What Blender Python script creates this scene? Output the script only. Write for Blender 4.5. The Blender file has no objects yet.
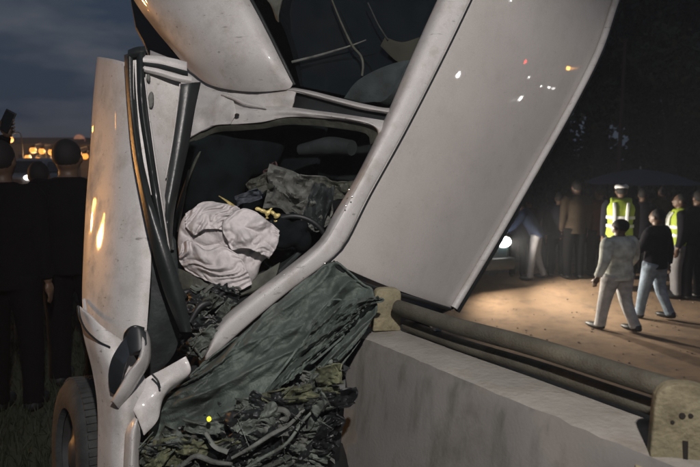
import bpy, bmesh, math, random
from mathutils import Vector, Matrix, noise
random.seed(7)
C = bpy.context.scene.collection
S = bpy.context.scene
PI = math.pi

# ---------------------------------------------------------------- camera, sky, light, exposure
F = 606.0
PITCH = math.radians(6.9)
CAM = Vector((0, 0, 1.65))
cam = bpy.data.cameras.new('camera'); camo = bpy.data.objects.new('camera', cam); C.objects.link(camo)
camo.location = CAM; camo.rotation_euler = (PI/2 - PITCH, 0, 0)
cam.sensor_width = 36; cam.lens = 36*F/700; cam.clip_start = 0.05; cam.clip_end = 3000
S.camera = camo
cam.dof.use_dof = True; cam.dof.focus_distance = 2.75; cam.dof.aperture_fstop = 3.6
S.view_settings.view_transform = 'Standard'; S.view_settings.look = 'None'
S.view_settings.exposure = 0.0; S.view_settings.gamma = 1.0

W = bpy.data.worlds.new('World'); S.world = W; W.use_nodes = True
nt = W.node_tree; nt.nodes.clear()
def N(t, ty, **k):
    n = t.nodes.new(ty)
    for a, b in k.items(): setattr(n, a, b)
    return n
out = N(nt, 'ShaderNodeOutputWorld'); bg = N(nt, 'ShaderNodeBackground')
sky = N(nt, 'ShaderNodeTexSky', sky_type='NISHITA', sun_disc=False)
sky.sun_elevation = math.radians(-3.0); sky.sun_rotation = math.radians(180); sky.dust_density = 2.0
tc = N(nt, 'ShaderNodeTexCoord'); mp = N(nt, 'ShaderNodeMapping')
mp.inputs['Scale'].default_value = (2.6, 2.6, 9.0)
nz = N(nt, 'ShaderNodeTexNoise'); nz.inputs['Scale'].default_value = 1.6; nz.inputs['Detail'].default_value = 7; nz.inputs['Roughness'].default_value = .55
rmp = N(nt, 'ShaderNodeValToRGB')
rmp.color_ramp.elements[0].position = .40; rmp.color_ramp.elements[0].color = (0, 0, 0, 1)
rmp.color_ramp.elements[1].position = .66; rmp.color_ramp.elements[1].color = (1, 1, 1, 1)
mix = N(nt, 'ShaderNodeMixRGB'); mix.blend_type = 'MIX'
SKYM = 0.06
cl = N(nt, 'ShaderNodeRGB'); cl.outputs[0].default_value = (.105/SKYM, .116/SKYM, .135/SKYM, 1)
mul = N(nt, 'ShaderNodeMath', operation='MULTIPLY'); mul.inputs[1].default_value = .75
nt.links.new(tc.outputs['Generated'], mp.inputs[0]); nt.links.new(mp.outputs[0], nz.inputs['Vector'])
nt.links.new(nz.outputs['Fac'], rmp.inputs[0]); nt.links.new(rmp.outputs[0], mul.inputs[0])
dusk = N(nt, 'ShaderNodeMixRGB'); dusk.blend_type = 'ADD'; dusk.inputs[0].default_value = 1; dusk.inputs[2].default_value = (.024/SKYM, .041/SKYM, .068/SKYM, 1)
nt.links.new(sky.outputs[0], dusk.inputs[1])
nt.links.new(mul.outputs[0], mix.inputs[0]); nt.links.new(dusk.outputs[0], mix.inputs[1]); nt.links.new(cl.outputs[0], mix.inputs[2])
nt.links.new(mix.outputs[0], bg.inputs[0]); bg.inputs[1].default_value = SKYM
nt.links.new(bg.outputs[0], out.inputs[0])

# ---------------------------------------------------------------- helpers
def P(px, py, d):
    """point seen at (px, py) of the 700 px photograph, d metres along the viewing axis"""
    x = (px-350)/F*d; u = -(py-233.5)/F*d
    c, s = math.cos(PITCH), math.sin(PITCH)
    return Vector((x, d*c + u*s, CAM.z + u*c - d*s))
def PP(l): return [P(*a) for a in l]
def cr(p0, p1, p2, p3, t):
    return .5*((2*p1) + (p2-p0)*t + (2*p0-5*p1+4*p2-p3)*t*t + (3*p1-p0-3*p2+p3)*t**3)
def resample(pts, n, smooth=True):
    pts = [Vector(p) for p in pts]
    if len(pts) == 1: return [pts[0]]*n
    L = [0]
    for a, b in zip(pts, pts[1:]): L.append(L[-1] + max((b-a).length, 1e-6))
    o = []
    for i in range(n):
        s = L[-1]*i/(n-1); k = 0
        while k < len(pts)-2 and s > L[k+1]: k += 1
        t = min(max((s-L[k])/(L[k+1]-L[k]), 0), 1)
        if smooth:
            p0 = pts[k-1] if k > 0 else 2*pts[0]-pts[1]
            p3 = pts[k+2] if k+2 < len(pts) else 2*pts[-1]-pts[-2]
            o.append(cr(p0, pts[k], pts[k+1], p3, t))
        else: o.append(pts[k].lerp(pts[k+1], t))
    return o
def link(name, me, parent=None, mat=None):
    o = bpy.data.objects.new(name, me); C.objects.link(o)
    if mat:
        for m in (mat if isinstance(mat, (list, tuple)) else [mat]): me.materials.append(m)
    if parent is not None:
        o.parent = parent; o.matrix_parent_inverse = Matrix.Translation(-wloc(parent))
    return o
def wloc(o):
    return Vector(o['wl']) if 'wl' in o else Vector((0, 0, 0))
def bake(o, angle=40):
    dg = bpy.context.evaluated_depsgraph_get(); dg.update()
    me = bpy.data.meshes.new_from_object(o.evaluated_get(dg))
    o.modifiers.clear(); old = o.data; o.data = me; bpy.data.meshes.remove(old)
    for p in me.polygons: p.use_smooth = True
    if angle: me.set_sharp_from_angle(angle=math.radians(angle))
    return o
def fin(o, angle=40):
    for p in o.data.polygons: p.use_smooth = True
    if angle: o.data.set_sharp_from_angle(angle=math.radians(angle))
    return o
def thing(name, label, cat, loc=(0, 0, 0), group=None):
    o = bpy.data.objects.new(name, None); C.objects.link(o); o.location = loc
    o['wl'] = list(loc); o.empty_display_size = .1
    tag(o, label, cat, group); return o
def tag(o, label=None, cat=None, group=None, kind=None):
    if label: o['label'] = label
    if cat: o['category'] = cat
    if group: o['group'] = group
    if kind: o['kind'] = kind
    return o
def grid_mesh(name, G, close=False):
    n, m = len(G), len(G[0])
    vs = [tuple(p) for r in G for p in r]; fs = []
    for i in range(n-1):
        for j in range(m-1 if not close else m):
            k = (j+1) % m
            fs.append((i*m+j, i*m+k, (i+1)*m+k, (i+1)*m+j))
    me = bpy.data.meshes.new(name); me.from_pydata(vs, [], fs); me.update(); return me
def surf(name, rows, mat, parent=None, th=.01, nu=24, nv=16, disp=0, dsc=6, fold=None, smooth=True, bev=.002, seed=0, angle=40):
    """sheet through the given lines (points of equal rank are joined), given a real thickness away from the viewer"""
    R = [resample(PP(r), nu, smooth) for r in rows]
    G = [resample([R[i][j] for i in range(len(R))], nv, smooth) for j in range(nu)]
    n, m = nu, nv
    if disp or fold:
        for i in range(n):
            for j in range(m):
                p = G[i][j]; q = p*dsc + Vector((seed*7.1, seed*3.3, seed))
                a = G[max(i-1, 0)][j]; b = G[min(i+1, n-1)][j]
                e = min(i, n-1-i, j, m-1-j)/2.0; w = min(1, .35+e)
                v = noise.fractal(q, 1, 2, 4)*disp*w
                if fold: v += fold(p, i/(n-1), j/(m-1))*w
                d = (p-CAM).normalized()
                G[i][j] = p - d*v
    me = grid_mesh(name, G)
    o = link(name, me, parent, mat)
    # orient towards viewer
    bm = bmesh.new(); bm.from_mesh(me)
    s = sum((f.normal.dot(CAM-f.calc_center_median())*f.calc_area()) for f in bm.faces)
    if s < 0: bmesh.ops.reverse_faces(bm, faces=bm.faces[:])
    bm.to_mesh(me); bm.free()
    if th:
        md = o.modifiers.new('s', 'SOLIDIFY'); md.thickness = th; md.offset = -1
        if bev:
            b = o.modifiers.new('b', 'BEVEL'); b.width = bev; b.segments = 2; b.limit_method = 'ANGLE'; b.angle_limit = math.radians(55)
        bake(o, angle)
    else: fin(o, angle)
    return o
def tube_geo(pts, rad, seg=10, n=None, flat=1.0, up=None, cap=True, smooth=True):
    n = n or max(2, len(pts)*4)
    if len(pts) == 2 and n > 2 and not isinstance(rad, (list, tuple)): n = 2
    Q = resample(pts, n, smooth and len(pts) > 2)
    rr = rad if isinstance(rad, (list, tuple)) else [rad]*2
    def R(t):
        x = t*(len(rr)-1); k = min(int(x), len(rr)-2); return rr[k]+(rr[k+1]-rr[k])*(x-k)
    vs, fs = [], []
    t0 = (Q[1]-Q[0]).normalized()
    u = Vector(up) if up else (Vector((0, 0, 1)) if abs(t0.z) < .9 else Vector((1, 0, 0)))
    for i, q in enumerate(Q):
        t = (Q[min(i+1, n-1)]-Q[max(i-1, 0)]).normalized()
        a = (u - t*u.dot(t)).normalized(); b = t.cross(a); u = a
        r = R(i/(n-1))
        for k in range(seg):
            w = 2*PI*k/seg; vs.append(q + a*math.cos(w)*r*flat + b*math.sin(w)*r)
    for i in range(n-1):
        for k in range(seg):
            l = (k+1) % seg; fs.append((i*seg+k, i*seg+l, (i+1)*seg+l, (i+1)*seg+k))
    if cap:
        fs.append(tuple(range(seg))[::-1]); fs.append(tuple((n-1)*seg+k for k in range(seg)))
    return vs, fs
class MB:
    def __init__(s): s.v = []; s.f = []; s.m = []
    def add(s, vf, mi=0, mat=None):
        k = len(s.v)
        s.v += [(mat @ Vector(p)) if mat else Vector(p) for p in vf[0]]
        s.f += [tuple(i+k for i in f) for f in vf[1]]; s.m += [mi]*len(vf[1]); return s
    def tube(s, pts, rad, mi=0, **k): return s.add(tube_geo([Vector(p) for p in pts], rad, **k), mi)
    def box(s, c, d, mi=0, rz=0, M=None, taper=1):
        x, y, z = d[0]/2, d[1]/2, d[2]/2
        v = [Vector((a*x*(taper if e > 0 else 1), b*y*(taper if e > 0 else 1), e*z)) for e in (-1, 1) for a, b in ((-1, -1), (1, -1), (1, 1), (-1, 1))]
        T = Matrix.Translation(c) @ (M if M else Matrix.Rotation(rz, 4, 'Z'))
        return s.add((v, [(3, 2, 1, 0), (4, 5, 6, 7), (0, 1, 5, 4), (1, 2, 6, 5), (2, 3, 7, 6), (3, 0, 4, 7)]), mi, T)
    def ell(s, c, r, mi=0, M=None, nu=14, nv=9):
        v = [Vector((0, 0, -1))]
        for j in range(1, nv):
            a = PI*j/nv - PI/2
            for i in range(nu): b = 2*PI*i/nu; v.append(Vector((math.cos(a)*math.cos(b), math.cos(a)*math.sin(b), math.sin(a))))
        v.append(Vector((0, 0, 1))); f = []
        for i in range(nu): f.append((0, 1+(i+1) % nu, 1+i))
        for j in range(nv-2):
            for i in range(nu):
                k = (i+1) % nu; f.append((1+j*nu+i, 1+j*nu+k, 1+(j+1)*nu+k, 1+(j+1)*nu+i))
        t = len(v)-1
        for i in range(nu): f.append((1+(nv-2)*nu+i, 1+(nv-2)*nu+(i+1) % nu, t))
        T = Matrix.Translation(c) @ (M if M else Matrix.Identity(4)) @ Matrix.Diagonal((r[0], r[1], r[2], 1))
        return s.add((v, f), mi, T)
    def build(s, name, mat, parent=None, bev=0, angle=40, remesh=0, smooth=0):
        me = bpy.data.meshes.new(name); me.from_pydata([tuple(p) for p in s.v], [], s.f); me.update()
        o = link(name, me, parent, mat)
        for i, p in enumerate(me.polygons): p.material_index = s.m[i]
        if remesh:
            r = o.modifiers.new('r', 'REMESH'); r.mode = 'VOXEL'; r.voxel_size = remesh
            if smooth: q = o.modifiers.new('q', 'SMOOTH'); q.iterations = smooth; q.factor = .5
            bake(o, None)
        elif bev:
            b = o.modifiers.new('b', 'BEVEL'); b.width = bev; b.segments = 2; b.limit_method = 'ANGLE'; b.angle_limit = math.radians(45)
            bake(o, angle)
        else: fin(o, angle)
        return o

# ---------------------------------------------------------------- materials
def mat(name, col, rough=.6, metal=0, coat=0, coat_r=.03, var=.15, vs=8, dirt=None, dirt_amt=.5, ds=5, bump=0, bs=60, emit=None, es=0, trans=0, alpha=1, spec=.5, var2=None):
    m = bpy.data.materials.new(name); m.use_nodes = True; t = m.node_tree; b = t.nodes['Principled BSDF']
    b.inputs['Roughness'].default_value = rough; b.inputs['Metallic'].default_value = metal
    b.inputs['Coat Weight'].default_value = coat; b.inputs['Coat Roughness'].default_value = coat_r
    b.inputs['Specular IOR Level'].default_value = spec
    tcn = N(t, 'ShaderNodeTexCoord')
    n1 = N(t, 'ShaderNodeTexNoise'); n1.inputs['Scale'].default_value = vs; n1.inputs['Detail'].default_value = 8
    t.links.new(tcn.outputs['Object'], n1.inputs['Vector'])
    r = N(t, 'ShaderNodeValToRGB'); r.color_ramp.elements[0].position = .3; r.color_ramp.elements[1].position = .7
    r.color_ramp.elements[0].color = tuple(c*(1-var) for c in col)+(1,)
    r.color_ramp.elements[1].color = tuple(min(1, c*(1+var)) for c in (var2 or col))+(1,)
    t.links.new(n1.outputs['Fac'], r.inputs[0]); last = r.outputs[0]
    if dirt:
        n2 = N(t, 'ShaderNodeTexNoise'); n2.inputs['Scale'].default_value = ds; n2.inputs['Detail'].default_value = 10; n2.inputs['Roughness'].default_value = .68
        t.links.new(tcn.outputs['Object'], n2.inputs['Vector'])
        r2 = N(t, 'ShaderNodeValToRGB'); r2.color_ramp.elements[0].position = .48; r2.color_ramp.elements[1].position = .72
        r2.color_ramp.elements[1].color = (dirt_amt,)*3+(1,)
        t.links.new(n2.outputs['Fac'], r2.inputs[0])
        mx = N(t, 'ShaderNodeMixRGB'); t.links.new(r2.outputs[0], mx.inputs[0]); t.links.new(last, mx.inputs[1])
        mx.inputs[2].default_value = tuple(dirt)+(1,); last = mx.outputs[0]
        mr = N(t, 'ShaderNodeMapRange'); mr.inputs[3].default_value = rough; mr.inputs[4].default_value = min(1, rough+.35)
        t.links.new(r2.outputs[0], mr.inputs[0]); t.links.new(mr.outputs[0], b.inputs['Roughness'])
    t.links.new(last, b.inputs['Base Color'])
    if bump:
        n3 = N(t, 'ShaderNodeTexNoise'); n3.inputs['Scale'].default_value = bs; n3.inputs['Detail'].default_value = 6
        t.links.new(tcn.outputs['Object'], n3.inputs['Vector'])
        bp = N(t, 'ShaderNodeBump'); bp.inputs['Strength'].default_value = bump; bp.inputs['Distance'].default_value = .01
        t.links.new(n3.outputs['Fac'], bp.inputs['Height']); t.links.new(bp.outputs[0], b.inputs['Normal'])
    if emit:
        b.inputs['Emission Color'].default_value = tuple(emit)+(1,); b.inputs['Emission Strength'].default_value = es
    b.inputs['Transmission Weight'].default_value = trans
    b.inputs['Alpha'].default_value = alpha
    return m
M = {}
M['paint'] = mat('white_car_paint', (.49, .475, .465), .48, coat=.5, coat_r=.05, var=.05, vs=4, dirt=(.25, .215, .175), dirt_amt=.6, ds=7, bump=.03, bs=160)
M['paint_clean'] = mat('white_roof_paint', (.50, .475, .45), .5, coat=.6, coat_r=.03, var=.05, vs=2.5, dirt=(.25, .22, .2), dirt_amt=.18, ds=9, bump=.02, bs=220)
M['rubber'] = mat('black_rubber', (.012, .015, .015), .38, var=.3, bump=.1, bs=80)
M['trim'] = mat('dark_trim', (.014, .018, .019), .7, var=.4, vs=14, bump=.3, bs=50)
M['olive'] = mat('olive_trim', (.055, .058, .045), .7, var=.35, vs=20, bump=.3)
M['seatf'] = mat('dark_seat_fabric', (.022, .03, .031), .9, var=.5, vs=10, bump=.4, bs=120)
M['glassd'] = mat('dark_window_glass', (.004, .006, .007), .08, var=.2, dirt=(.015, .018, .017), dirt_amt=.5, ds=3)
M['airbag'] = mat('airbag_cloth', (.54, .51, .51), .9, var=.08, vs=10, dirt=(.36, .33, .31), dirt_amt=.5, ds=14, bump=.5, bs=45)
M['wind'] = mat('crazed_windscreen', (.068, .086, .076), .62, var=.45, vs=4, dirt=(.15, .162, .14), dirt_amt=.8, ds=3.5, bump=.5, bs=120)
M['debris'] = mat('torn_metal', (.095, .11, .095), .7, metal=.1, var=.6, vs=9, dirt=(.02, .02, .018), dirt_amt=.9, ds=15, bump=.4)
M['debris2'] = mat('mossy_debris', (.10, .105, .06), .8, var=.6, vs=14, dirt=(.02, .025, .02), dirt_amt=.9, ds=11, bump=.5)
M['black'] = mat('black_plastic', (.012, .014, .015), .5, var=.4)
M['tyre'] = mat('tyre_rubber', (.028, .031, .031), .85, var=.35, vs=15, bump=.4, bs=60)
M['rim'] = mat('steel_rim', (.10, .10, .10), .45, metal=.7, var=.3)
M['chrome'] = mat('bright_metal', (.5, .5, .48), .25, metal=1, var=.2)
M['gold'] = mat('gold_cloth', (.62, .50, .20), .42, metal=.25, var=.35, vs=30, bump=.5)
M['mirror'] = mat('mirror_glass', (.08, .09, .1), .06, metal=.8, var=.3, dirt=(.03, .03, .03), dirt_amt=.5, ds=12)
M['grey'] = mat('grey_lining', (.11, .115, .105), .85, var=.5, vs=18, bump=.5)
M['yellow'] = mat('yellow_lamp', (.7, .6, .02), .4, emit=(1, .85, .05), es=1.1)
def scuff(m, amt=.5):
    t = m.node_tree; b = t.nodes['Principled BSDF']; src = b.inputs['Base Color'].links[0].from_socket
    tcn = N(t, 'ShaderNodeTexCoord')
    last = src
    for rot, sc, lo, col in (((.3, .5, .9), (3, 60, 60), .70, (.10, .085, .07, 1)), ((1.1, .2, .4), (70, 4, 70), .71, (.62, .6, .58, 1))):
        mpp = N(t, 'ShaderNodeMapping'); mpp.inputs['Scale'].default_value = sc; mpp.inputs['Rotation'].default_value = rot
        n = N(t, 'ShaderNodeTexNoise'); n.inputs['Scale'].default_value = 1; n.inputs['Detail'].default_value = 3
        r = N(t, 'ShaderNodeValToRGB'); r.color_ramp.elements[0].position = lo-.04; r.color_ramp.elements[1].position = lo+.05; r.color_ramp.elements[1].color = (amt,)*3+(1,)
        mx = N(t, 'ShaderNodeMixRGB'); mx.inputs[2].default_value = col
        t.links.new(tcn.outputs['Object'], mpp.inputs[0]); t.links.new(mpp.outputs[0], n.inputs['Vector']); t.links.new(n.outputs['Fac'], r.inputs[0])
        t.links.new(r.outputs[0], mx.inputs[0]); t.links.new(last, mx.inputs[1]); last = mx.outputs[0]
    n = N(t, 'ShaderNodeTexNoise'); n.inputs['Scale'].default_value = 330; n.inputs['Detail'].default_value = 2; t.links.new(tcn.outputs['Object'], n.inputs['Vector'])
    r = N(t, 'ShaderNodeValToRGB'); r.color_ramp.elements[0].position = .3; r.color_ramp.elements[1].position = .7; r.color_ramp.elements[0].color = (.87, .86, .85, 1); r.color_ramp.elements[1].color = (1.08, 1.08, 1.08, 1)
    mx = N(t, 'ShaderNodeMixRGB'); mx.blend_type = 'MULTIPLY'; mx.inputs[0].default_value = 1
    t.links.new(n.outputs['Fac'], r.inputs[0]); t.links.new(last, mx.inputs[1]); t.links.new(r.outputs[0], mx.inputs[2]); t.links.new(mx.outputs[0], b.inputs['Base Color'])
scuff(M['paint'], .6); scuff(M['paint_clean'], .22)
# concrete
def concrete():
    m = mat('weathered_concrete', (.172, .162, .15), .9, var=.14, vs=3, dirt=(.075, .068, .05), dirt_amt=.75, ds=3.2, bump=.14, bs=90)
    t = m.node_tree; b = t.nodes['Principled BSDF']
    src = b.inputs['Base Color'].links[0].from_socket
    tcn = N(t, 'ShaderNodeTexCoord'); mpp = N(t, 'ShaderNodeMapping'); mpp.inputs['Scale'].default_value = (11, 11, 2.2)
    n = N(t, 'ShaderNodeTexNoise'); n.inputs['Scale'].default_value = 1.1; n.inputs['Detail'].default_value = 7
    r = N(t, 'ShaderNodeValToRGB'); r.color_ramp.elements[0].position = .55; r.color_ramp.elements[1].position = .70
    r.color_ramp.elements[1].color = (.48, .48, .48, 1)
    mx = N(t, 'ShaderNodeMixRGB'); mx.inputs[2].default_value = (.04, .042, .032, 1)
    t.links.new(tcn.outputs['Object'], mpp.inputs[0]); t.links.new(mpp.outputs[0], n.inputs['Vector']); t.links.new(n.outputs['Fac'], r.inputs[0])
    t.links.new(r.outputs[0], mx.inputs[0]); t.links.new(src, mx.inputs[1]); t.links.new(mx.outputs[0], b.inputs['Base Color'])
    return m
M['concrete'] = concrete()
M['pipe'] = mat('rusty_painted_pipe', (.068, .064, .048), .7, var=.3, vs=7, dirt=(.035, .026, .016), dirt_amt=.8, ds=10, bump=.35, bs=130)
M['post'] = mat('ochre_post_paint', (.21, .185, .115), .8, var=.25, vs=10, dirt=(.07, .055, .03), dirt_amt=.8, ds=11, bump=.6, bs=60)
M['void'] = mat('hole_grime', (.012, .01, .008), .9)
M['sand'] = mat('sandy_road', (.30, .215, .145), .95, var=.18, vs=1.3, dirt=(.12, .09, .065), dirt_amt=.6, ds=2.5, bump=.6, bs=14)

# ---------------------------------------------------------------- setting: ground
def ss(a, b, x):
    t = min(max((x-a)/(b-a), 0), 1); return t*t*(3-2*t)
BN = Vector((.829, .559)); B0 = Vector((.374, 2.145))       # barrier line and its normal
def bdist(x, y): return (x-B0.x)*BN.x + (y-B0.y)*BN.y
def GZ(x, y):
    z = -.86*ss(.4, 2.4, bdist(x, y))*ss(-3.2, -.4, x)
    z += .38*ss(9.5, 13, y)*ss(-2, 1, x) + .5*ss(13, 24, y)*ss(-2, 1, x)
    z += .02*noise.noise(Vector((x*.9, y*.9, 0)))
    return z
def ground():
    xs = sorted(set([-900, -400, -200, -100, -60, -40] + [-30+i*.5 for i in range(45)] + [-7.5+i*.2 for i in range(110)] + [14.5+i*.8 for i in range(22)] + [40, 60, 100, 200, 400, 900]))
    ys = sorted(set([-60, -30, -15] + [-8+i*.4 for i in range(20)] + [0+i*.2 for i in range(85)] + [17+i*.8 for i in range(30)] + [45, 60, 90, 140, 220, 400, 800, 1600]))
    G = [[(x, y, GZ(x, y)) for x in xs] for y in ys]
    o = link('ground', grid_mesh('ground', G), None, M['sandg']); o['kind'] = 'structure'; fin(o, None)
def groundmat():
    m = mat('ground_sand_and_scrub', (.25, .165, .10), .97, var=.22, vs=1.1, dirt=(.10, .075, .055), dirt_amt=.75, ds=3.5, bump=1.0, bs=6)
    t = m.node_tree; b = t.nodes['Principled BSDF']; src = b.inputs['Base Color'].links[0].from_socket
    g = N(t, 'ShaderNodeNewGeometry'); sx = N(t, 'ShaderNodeSeparateXYZ'); t.links.new(g.outputs['Position'], sx.inputs[0])
    n = N(t, 'ShaderNodeTexNoise'); n.inputs['Scale'].default_value = .9; n.inputs['Detail'].default_value = 6; t.links.new(g.outputs['Position'], n.inputs['Vector'])
    a = N(t, 'ShaderNodeMath', operation='MULTIPLY_ADD'); a.inputs[1].default_value = 1.6; t.links.new(n.outputs['Fac'], a.inputs[0]); t.links.new(sx.outputs[0], a.inputs[2])
    mr = N(t, 'ShaderNodeMapRange'); mr.inputs[1].default_value = .6; mr.inputs[2].default_value = 1.5; t.links.new(a.outputs[0], mr.inputs[0])
    mx = N(t, 'ShaderNodeMixRGB'); mx.inputs[1].default_value = (.028, .033, .018, 1)
    t.links.new(mr.outputs[0], mx.inputs[0]); t.links.new(src, mx.inputs[2]); t.links.new(mx.outputs[0], b.inputs['Base Color'])
    return m
M['sandg'] = groundmat(); ground()

# ---------------------------------------------------------------- concrete parapet and pipe rail
def barrier():
    t = Vector((BN.y, -BN.x))                   # along the parapet, towards the viewer's right
    prof = [(-.11, -.3), (-.11, .0), (-.085, .30), (-.02, .62), (-.004, .80), (.018, .86), (.05, .866), (.30, .868), (.34, .85), (.34, -1.2)]
    a, bb = -.74, 5.2
    n = 120; G = []
    for i in range(n+1):
        s = a+(bb-a)*i/n; r = []
        for k, (o, z) in enumerate(prof):
            q = B0 + t*s + BN*o
            w = .003*noise.noise(Vector((s*6, o*9, z*7))) + (.004*noise.noise(Vector((s*19, k, 2))) if 4 <= k <= 6 else 0)
            if i < 4 and k > 3: w -= (4-i)*.004
            r.append(Vector((q.x, q.y, z)) + Vector((BN.x*w, BN.y*w, w)))
        G.append(r)
    me = grid_mesh('parapet', G)
    bm = bmesh.new(); bm.from_mesh(me)
    bm.verts.ensure_lookup_table(); m = len(prof)
    bm.faces.new([bm.verts[k] for k in range(m)]); bm.faces.new([bm.verts[n*m+k] for k in range(m)][::-1])
    bmesh.ops.recalc_face_normals(bm, faces=bm.faces[:]); bm.to_mesh(me); bm.free()
    top = mat('lit_concrete_top', (.25, .236, .21), .95, var=.2, vs=4, dirt=(.17, .15, .12), dirt_amt=.7, ds=6, bump=.5, bs=50)  # paler copy for upward faces: the stronger light there is put into the colour
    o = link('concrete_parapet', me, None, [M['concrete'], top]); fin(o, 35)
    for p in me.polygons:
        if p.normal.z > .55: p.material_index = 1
    tag(o, 'low weathered grey concrete parapet stained with dark streaks, under the pipe rail', 'parapet')
    # rail
    R = thing('pipe_rail', 'rusty ochre pipe guard rail on flat posts along the top of the concrete parapet', 'guard rail', (.5, 2.4, .87))
    def W2(s, off, z): q = B0+t*s+BN*off; return Vector((q.x, q.y, z))
    p0, p1 = P(398, 307, 2.74), P(664, 387, 1.74)
    d = (p1-p0)
    pts = [p0, p0+d*.3+Vector((0, 0, -.006)), p0+d*.62+Vector((0, 0, .004)), p1, p1+d*1.2, p1+d*3.2]
    MB().tube(pts, .033, seg=20, n=40).build('upper_pipe', M['pipe'], R)
    off = Vector((BN.x*.05, BN.y*.05, -.092))
    MB().tube([p+off for p in pts], .026, seg=14, n=30).build('lower_pipe', M['pipe'], R)
    # near post: rounded plate with holes, seen face on
    def plate(c, w, h, th, rz, name, lean=0):
        mb = bmesh.new(); o = []
        ex = .5 if w < .14 else .8
        for k in range(17): a_ = PI*k/16; o.append((w/2*math.copysign(abs(math.cos(a_))**ex, math.cos(a_)), h-w/2+w/2*math.sin(a_)**ex*.92))
        o = [(w/2*1.06, 0)]+o+[(-w/2*1.06, 0)]
        f = [mb.verts.new((x, 0, z)) for x, z in o]; g = mb.faces.new(f)
        e = bmesh.ops.extrude_face_region(mb, geom=[g]); bmesh.ops.translate(mb, verts=[v for v in e['geom'] if isinstance(v, bmesh.types.BMVert)], vec=(0, th, 0))
        bmesh.ops.recalc_face_normals(mb, faces=mb.faces[:])
        T = Matrix.Translation(c) @ Matrix.Rotation(rz, 4, 'Z') @ Matrix.Rotation(lean, 4, 'Y')
        bmesh.ops.transform(mb, matrix=T, verts=mb.verts[:])
        me_ = bpy.data.meshes.new(name); mb.to_mesh(me_); mb.free()
        q = link(name, me_, R, M['post']); bv = q.modifiers.new('b', 'BEVEL'); bv.width = .006; bv.segments = 3; bv.limit_method = 'ANGLE'; bv.angle_limit = math.radians(50)
        bake(q, 35); return q, T
    c = P(683, 452, 1.60); c.z = .80
    q, T = plate(c, .15, .275, .045, math.radians(-14), 'post')
    h = MB()
    for x, z, r in ((-.008, .185, .008), (-.030, .165, .005), (.012, .187, .006)):
        h.add(tube_geo([Vector((x, -.0035, z)), Vector((x, .02, z))], r, seg=9, n=2), 0, T)
    h.add(([Vector(p) for p in ((-.004, -.003, .118), (.010, -.003, .118), (.012, -.003, .07), (.020, -.003, .035), (.034, -.003, .018), (.0, -.003, .014), (-.02, -.003, .020), (.002, -.003, .06))], [(0, 1, 2, 3, 4, 5, 6, 7)[::-1]]), 0, T)
    h.build('rust_hole', M['void'], q)
    MB().box(c+Vector((0, .05, .015)), (.20, .15, .03), rz=math.radians(-14)).build('base_plate', M['post'], R, bev=.004)
    for k in (1, 2, 3):
        cc = c + Vector((t.x*1.3*k, t.y*1.3*k, 0)); plate(cc, .15, .275, .045, math.radians(-14), 'post')
    # far post, knocked askew
    c2 = P(387, 327, 2.80)
    q2, T2 = plate(c2+Vector((0, 0, -.02)), .125, .205, .05, math.radians(12), 'post', lean=math.radians(2))
    MB().tube([P(402, 312, 2.72), P(420, 320, 2.74), P(438, 332, 2.8)], [.02, .016], seg=8, n=6).build('bent_bracket', M['pipe'], R)
    MB().box(P(437, 329, 2.62), (.035, .03, .035), rz=.3).build('pale_cap', mat('pale_paint', (.45, .42, .42), .6), R, bev=.006)
barrier()

# ---------------------------------------------------------------- the wrecked car, standing on its nose against the parapet
CAR = thing('wrecked_car', 'wrecked white car standing nose down against the concrete parapet with its front door hanging open', 'car', (-.5, 2.9, .0))
RAILX = [(-160, 545), (0, 470), (60, 441), (130, 405), (195, 369), (260, 332)]
def rx(y):
    for (a, b), (c, d) in zip(RAILX, RAILX[1:]):
        if y <= c: return b+(d-b)*(y-a)/(c-a)
    return 332+(y-260)*-.56
def dR(y): return 2.74 + (260-y)/260*.24
def dS(x, y, o=0): return dR(y) + max(rx(y)-x, 0)*.0026 + o      # depth of the car's side plane

# roof: lines across from the drip seam to the far edge
def roofline(l, r, yl, yr, dl, dr, drop=.0):
    o = []
    for k in range(7):
        t = k/6; crown = math.sin(PI*min(1, t*1.0))*.075
        o.append((l+(r-l)*t, yl+(yr-yl)*t + math.sin(PI*t)*drop, dl+(dr-dl)*t - crown))
    return o
RL = [(-170, 547, -150, 665), (-80, 506, -75, 642), (0, 470, 0, 614), (50, 446, 50, 597), (110, 416, 108, 568), (165, 386, 170, 533), (215, 358, 238, 494), (262, 331, 308, 452)]
rows = [roofline(l, r, yl, yr, dR(yl)+.005, dR(yl)+.80-.12*max(0, (yl-150)/110), 0 if yl < 250 else 3) for yl, l, yr, r in RL]
surf('roof', rows, M['paint_clean'], CAR, th=.018, nu=40, nv=60, disp=.004, dsc=2.2, bev=.004)
# drip edge along the far side of the roof, pale bead then dark flank
far = [(r+1, yr, dR(yl)+.80-.12*max(0, (yl-150)/110)-.0) for yl, l, yr, r in RL]
MB().tube(PP([(x+1, y, d-.02) for x, y, d in far]), .021, seg=10, n=60).build('roof_edge', M['paint'], CAR)
surf('far_side_window', [far, [(x-26, y+9, d+.16) for x, y, d in far], [(x-90, y+25, d+.75) for x, y, d in far]], M['rubber'], CAR, th=.01, nu=40, nv=14)
MB().tube(PP([(x+(2 if y < 180 else 4), y+3, d+.05) for x, y, d in far]), .018, seg=8, n=60).build('far_side_seal', M['rubber'], CAR)

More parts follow.
